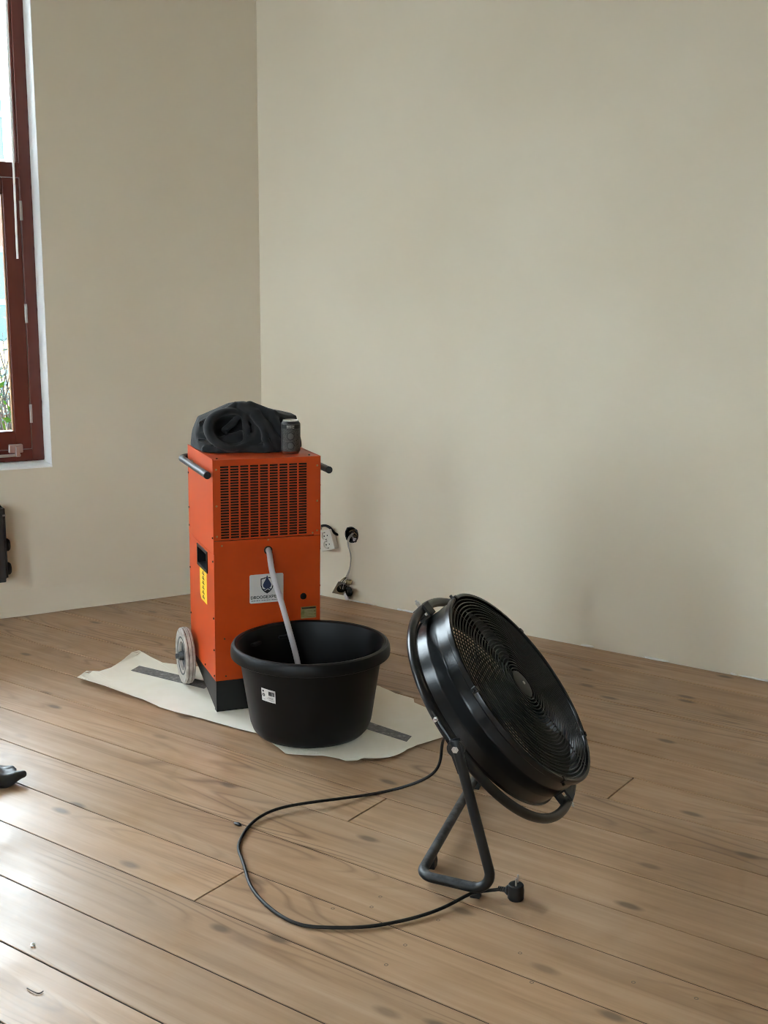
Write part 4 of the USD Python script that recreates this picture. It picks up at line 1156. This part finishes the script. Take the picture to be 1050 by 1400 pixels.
part('insert_back', tf(cyl((0, 0, -0.014), (0, 0, 0.004), 0.0245, 24, bevel=0.002), M4(o=(-0.006, 0.058, 0.024)) @ rot1), BLACK_MATT, hang)
part('insert_round', tf(lathe([(0, -0.010), (0.019, -0.010), (0.0215, -0.006), (0.0215, 0.008), (0.019, 0.011), (0.010, 0.011), (0.009, 0.006), (0, 0.006)], 28), M4((0.85, -0.2, 0.48), (0.12, 0.97, 0.2), (-0.5, -0.1, 0.86), (0.037, 0.050, 0.026))), BLACK_MATT, hang, label='round black insert')
part('pale_collar', tf(cbox((-0.013, -0.022, -0.006), (0.013, 0.010, 0.006), 0.003), M4((0.9, 0.3, 0.3), (-0.3, 0.95, 0), (-0.3, 0, 0.95), (0.018, 0.028, 0.02))), PALE_PLASTIC, hang)
part('terminal', tf(cbox((-0.012, -0.010, -0.008), (0.012, 0.010, 0.008), 0.002), M4(o=(0.030, 0.092, 0.018))), BRASS, hang)
for k in range(4):
    p_ = [(0.012 + 0.004 * k, 0.112, 0.018), (-0.008 + 0.01 * k, 0.09 - 0.006 * k, 0.034), (0.0 + 0.006 * k, 0.06, 0.04)]
    part('wire', tube(spline(p_, 16), 0.0017, 6), (BRASS, BLACK_MATT, WIRE_GREY, DARK_SCREW)[k], hang, smooth=True)

# ------------------------------------------------------------------ small things on the floor
rag = thing('crumpled_rag', 'crumpled shiny black rag on the floor at the left edge', 'rag', (-1.14, 3.215, 0.0005))


def ragf(p):
    x, y, z = p.T
    q = p + 0.010 * np.stack([np.sin(y * 50 + z * 40), np.sin(x * 37), np.sin(x * 45 + y * 28)], 1)
    d_ = ellipsoid(q, (-0.04, 0.0, 0.022), (0.13, 0.075, 0.030))
    d_ = smin(d_, capsule(q, (0.02, 0.0, 0.030), (0.105, -0.012, 0.018), 0.013), 0.02)
    d_ = smin(d_, capsule(q, (-0.06, -0.03, 0.035), (0.075, -0.02, 0.033), 0.010), 0.012)
    d_ = smin(d_, capsule(q, (-0.09, 0.03, 0.04), (0.05, 0.03, 0.030), 0.011), 0.012)
    d_ = d_ + 0.009 * np.abs(meshkit.fbm(p * 26 + 1.7)) - 0.003
    return np.maximum(d_, -z)


rm_ = surface_net(ragf, (-0.20, -0.12, -0.006), (0.15, 0.12, 0.075), 0.0045)
trimesh.smoothing.filter_taubin(rm_, iterations=3)
part('cloth', rm_, RAG, rag, smooth=True)


def crumb(name, label, catg, px, size, mat, seed):
    r_ = np.random.default_rng(seed)
    b = trimesh.creation.icosphere(2)
    b.vertices *= 1 + r_.normal(0, 0.12, (len(b.vertices), 1))
    p = at(px, z=0)
    m = part(name, tf(b, M4(np.r_[dv, 0] * size[0], np.r_[nv, 0] * size[1], (0, 0, size[2]), (p[0], p[1], size[2] * 0.8))), mat, smooth=40)
    tag(m, label, catg)


crumb('wood_chip', 'black chip on the floor beside the loop of cable', 'chip', (325, 1128), (0.013, 0.006, 0.004), INK_BLACK, 1)
crumb('plaster_crumb', 'small white plaster crumb on the plank nearest the lower left corner', 'crumb', (45, 1293), (0.006, 0.005, 0.004), WHITE_PLASTER, 2)
tw = at((46, 1354), z=0.002)
twig = part('twig', tube(spline([at((37, 1351), z=0.002), at((46, 1356), z=0.003), at((54, 1358), z=0.002), at((59, 1355), z=0.002)], 12), 0.0013, 6), DARK_SCREW, smooth=True)
tag(twig, 'tiny dark twig on the floor in the lower left corner', 'twig')

# ------------------------------------------------------------------ outside the window
GRASS = worn('lawn', (0.03, 0.06, 0.012), (0.06, 0.085, 0.02), 3.0, (0.8, 0.9))
GRAV = simple('paving', (0.22, 0.21, 0.20), 0.9)
tag(part('ground', box((-60, -30, -0.5), (40, 70, -0.45)), GRAV), kind='structure')
o_ = np.r_[A0, 0.0]
en = np.r_[-nL, 0]; el = np.r_[dL, 0]
OM = M4(tuple(el), (0, 0, 1), tuple(en), o_)                            # (s, z, outwards)


def OB(lo, hi):
    m = tf(box(lo, hi), OM)
    if m.volume < 0:
        m.invert()
    return m


tag(part('lawn', OB((-8, -0.445, 2.0), (8, -0.425, 9.5)), GRASS), 'green lawn outside the window', 'lawn', kind='stuff')
BRICK = usdkit.material(stage, L + 'far_brick', {
    'c': ('texture_coordinate', {}), 'b': ('brick_texture', {'color1': (0.16, 0.06, 0.045), 'color2': (0.12, 0.05, 0.035), 'mortar': (0.16, 0.14, 0.13), 'scale': 4.5, 'mortar_size': 0.02}),
    'p': ('principled_bsdf', {'roughness': 0.9})}, [('c.object', 'b.vector'), ('b.color', 'p.base_color')], surface='p.BSDF')
RENDERED = simple('pale_render', (0.55, 0.54, 0.53), 0.9)
FARGLASS = simple('far_glass', (0.04, 0.09, 0.105), 0.25, spec=0.3)
bld = thing('row_house', 'brick and white house across the street seen through the window', 'building')
part('wall', OB((-6, -0.45, 14.0), (12, 2.75, 22)), BRICK, bld)
part('upper_wall', OB((-6, 2.75, 14.0), (12, 5.3, 22)), RENDERED, bld)
part('band', OB((-6, 2.7, 13.9), (12, 2.85, 14.0)), RENDERED, bld)
for k in range(7):
    for zb in (0.5, 3.3):
        sx_ = -4.17 + k * 2.1
        w_ = part('window', cat(OB((sx_, zb, 13.94), (sx_ + 0.08, zb + 1.5, 14.02)), OB((sx_ + 1.12, zb, 13.94), (sx_ + 1.2, zb + 1.5, 14.02)), OB((sx_, zb - 0.08, 13.9), (sx_ + 1.2, zb, 14.02)),
                                OB((sx_, zb + 1.42, 13.94), (sx_ + 1.2, zb + 1.5, 14.02)), OB((sx_, zb + 0.62, 13.94), (sx_ + 1.2, zb + 0.70, 14.02))), RENDERED, bld)
        part('pane', OB((sx_ + 0.08, zb, 13.97), (sx_ + 1.12, zb + 1.42, 13.99)), FARGLASS, w_)
fen = thing('garden_fence', 'low timber fence at the far side of the lawn outside', 'fence')
FT = simple('fence_timber', (0.33, 0.22, 0.10), 0.8)
for k in range(40):
    part('board', OB((-5 + k * 0.25, -0.4, 9.6), (-5 + k * 0.25 + 0.23, 0.75, 9.63)), FT, fen)
part('rail', OB((-5, 0.4, 9.63), (5.2, 0.5, 9.67)), FT, fen)
LEAF = usdkit.material(stage, L + 'leaf', {
    'o': ('geometry', {}), 'r': ('rgb_ramp', {'ramp': [(0.0, (0.02, 0.05, 0.008)), (1.0, (0.09, 0.13, 0.02))]}),
    'd': ('diffuse_bsdf', {}), 't': ('translucent_bsdf', {}), 'm': ('mix_closure', {'fac': 0.4})},
    [('o.random_per_island', 'r.fac'), ('r.color', 'd.color'), ('r.color', 't.color'), ('d.BSDF', 'm.closure1'), ('t.BSDF', 'm.closure2')], surface='m.closure')
BARK = simple('twig_bark', (0.02, 0.016, 0.012), 0.9)
BLUELEAF = simple('grey_leaf', (0.06, 0.09, 0.09), 0.8)


def shrub(label, s_, o_out, h_, w_, seed, mat):
    r_ = np.random.default_rng(seed)
    base = (OM @ np.array([s_, -0.398, o_out, 1]))[:3]
    t = thing('garden_shrub', label, 'shrub', base)
    br, lv, lf = [], [], []
    for k in range(26):
        a = r_.uniform(0, 2 * PI); sp_ = r_.uniform(0.1, 1) * w_
        tip = np.array([sp_ * math.cos(a), sp_ * math.sin(a), h_ * r_.uniform(0.55, 1)])
        md_ = tip * np.array([0.35, 0.35, 0.6]) + r_.normal(0, 0.05, 3)
        pth = spline([(0, 0, 0), md_, tip], 9)
        br.append(tube(pth, np.linspace(0.010, 0.003, 9), 5))
        for j in range(16):
            p = pth[r_.integers(3, 9)] + r_.normal(0, 0.07, 3)
            u = r_.normal(0, 1, 3); u /= np.linalg.norm(u)
            v2 = np.cross(u, r_.normal(0, 1, 3)); v2 /= np.linalg.norm(v2)
            n0 = len(lv) * 4
            lv.append([p - u * 0.035, p + v2 * 0.014, p + u * 0.035, p - v2 * 0.014])
            lf += [[n0, n0 + 1, n0 + 2], [n0, n0 + 2, n0 + 3]]
    part('branches', cat(*br), BARK, t, smooth=True)
    part('foliage', trimesh.Trimesh(np.vstack(lv), lf, process=False), mat, t, smooth=False, kind='stuff')


shrub('leafy green shrub with thin branches just outside the window', 0.62, 2.6, 1.45, 0.75, 21, LEAF)
shrub('grey-green shrub behind the leafy one outside the window', 0.0, 5.4, 1.9, 0.9, 22, BLUELEAF)
shrub('broad green shrub outside the window, farther left than the others', 2.6, 3.6, 1.6, 0.9, 23, LEAF)
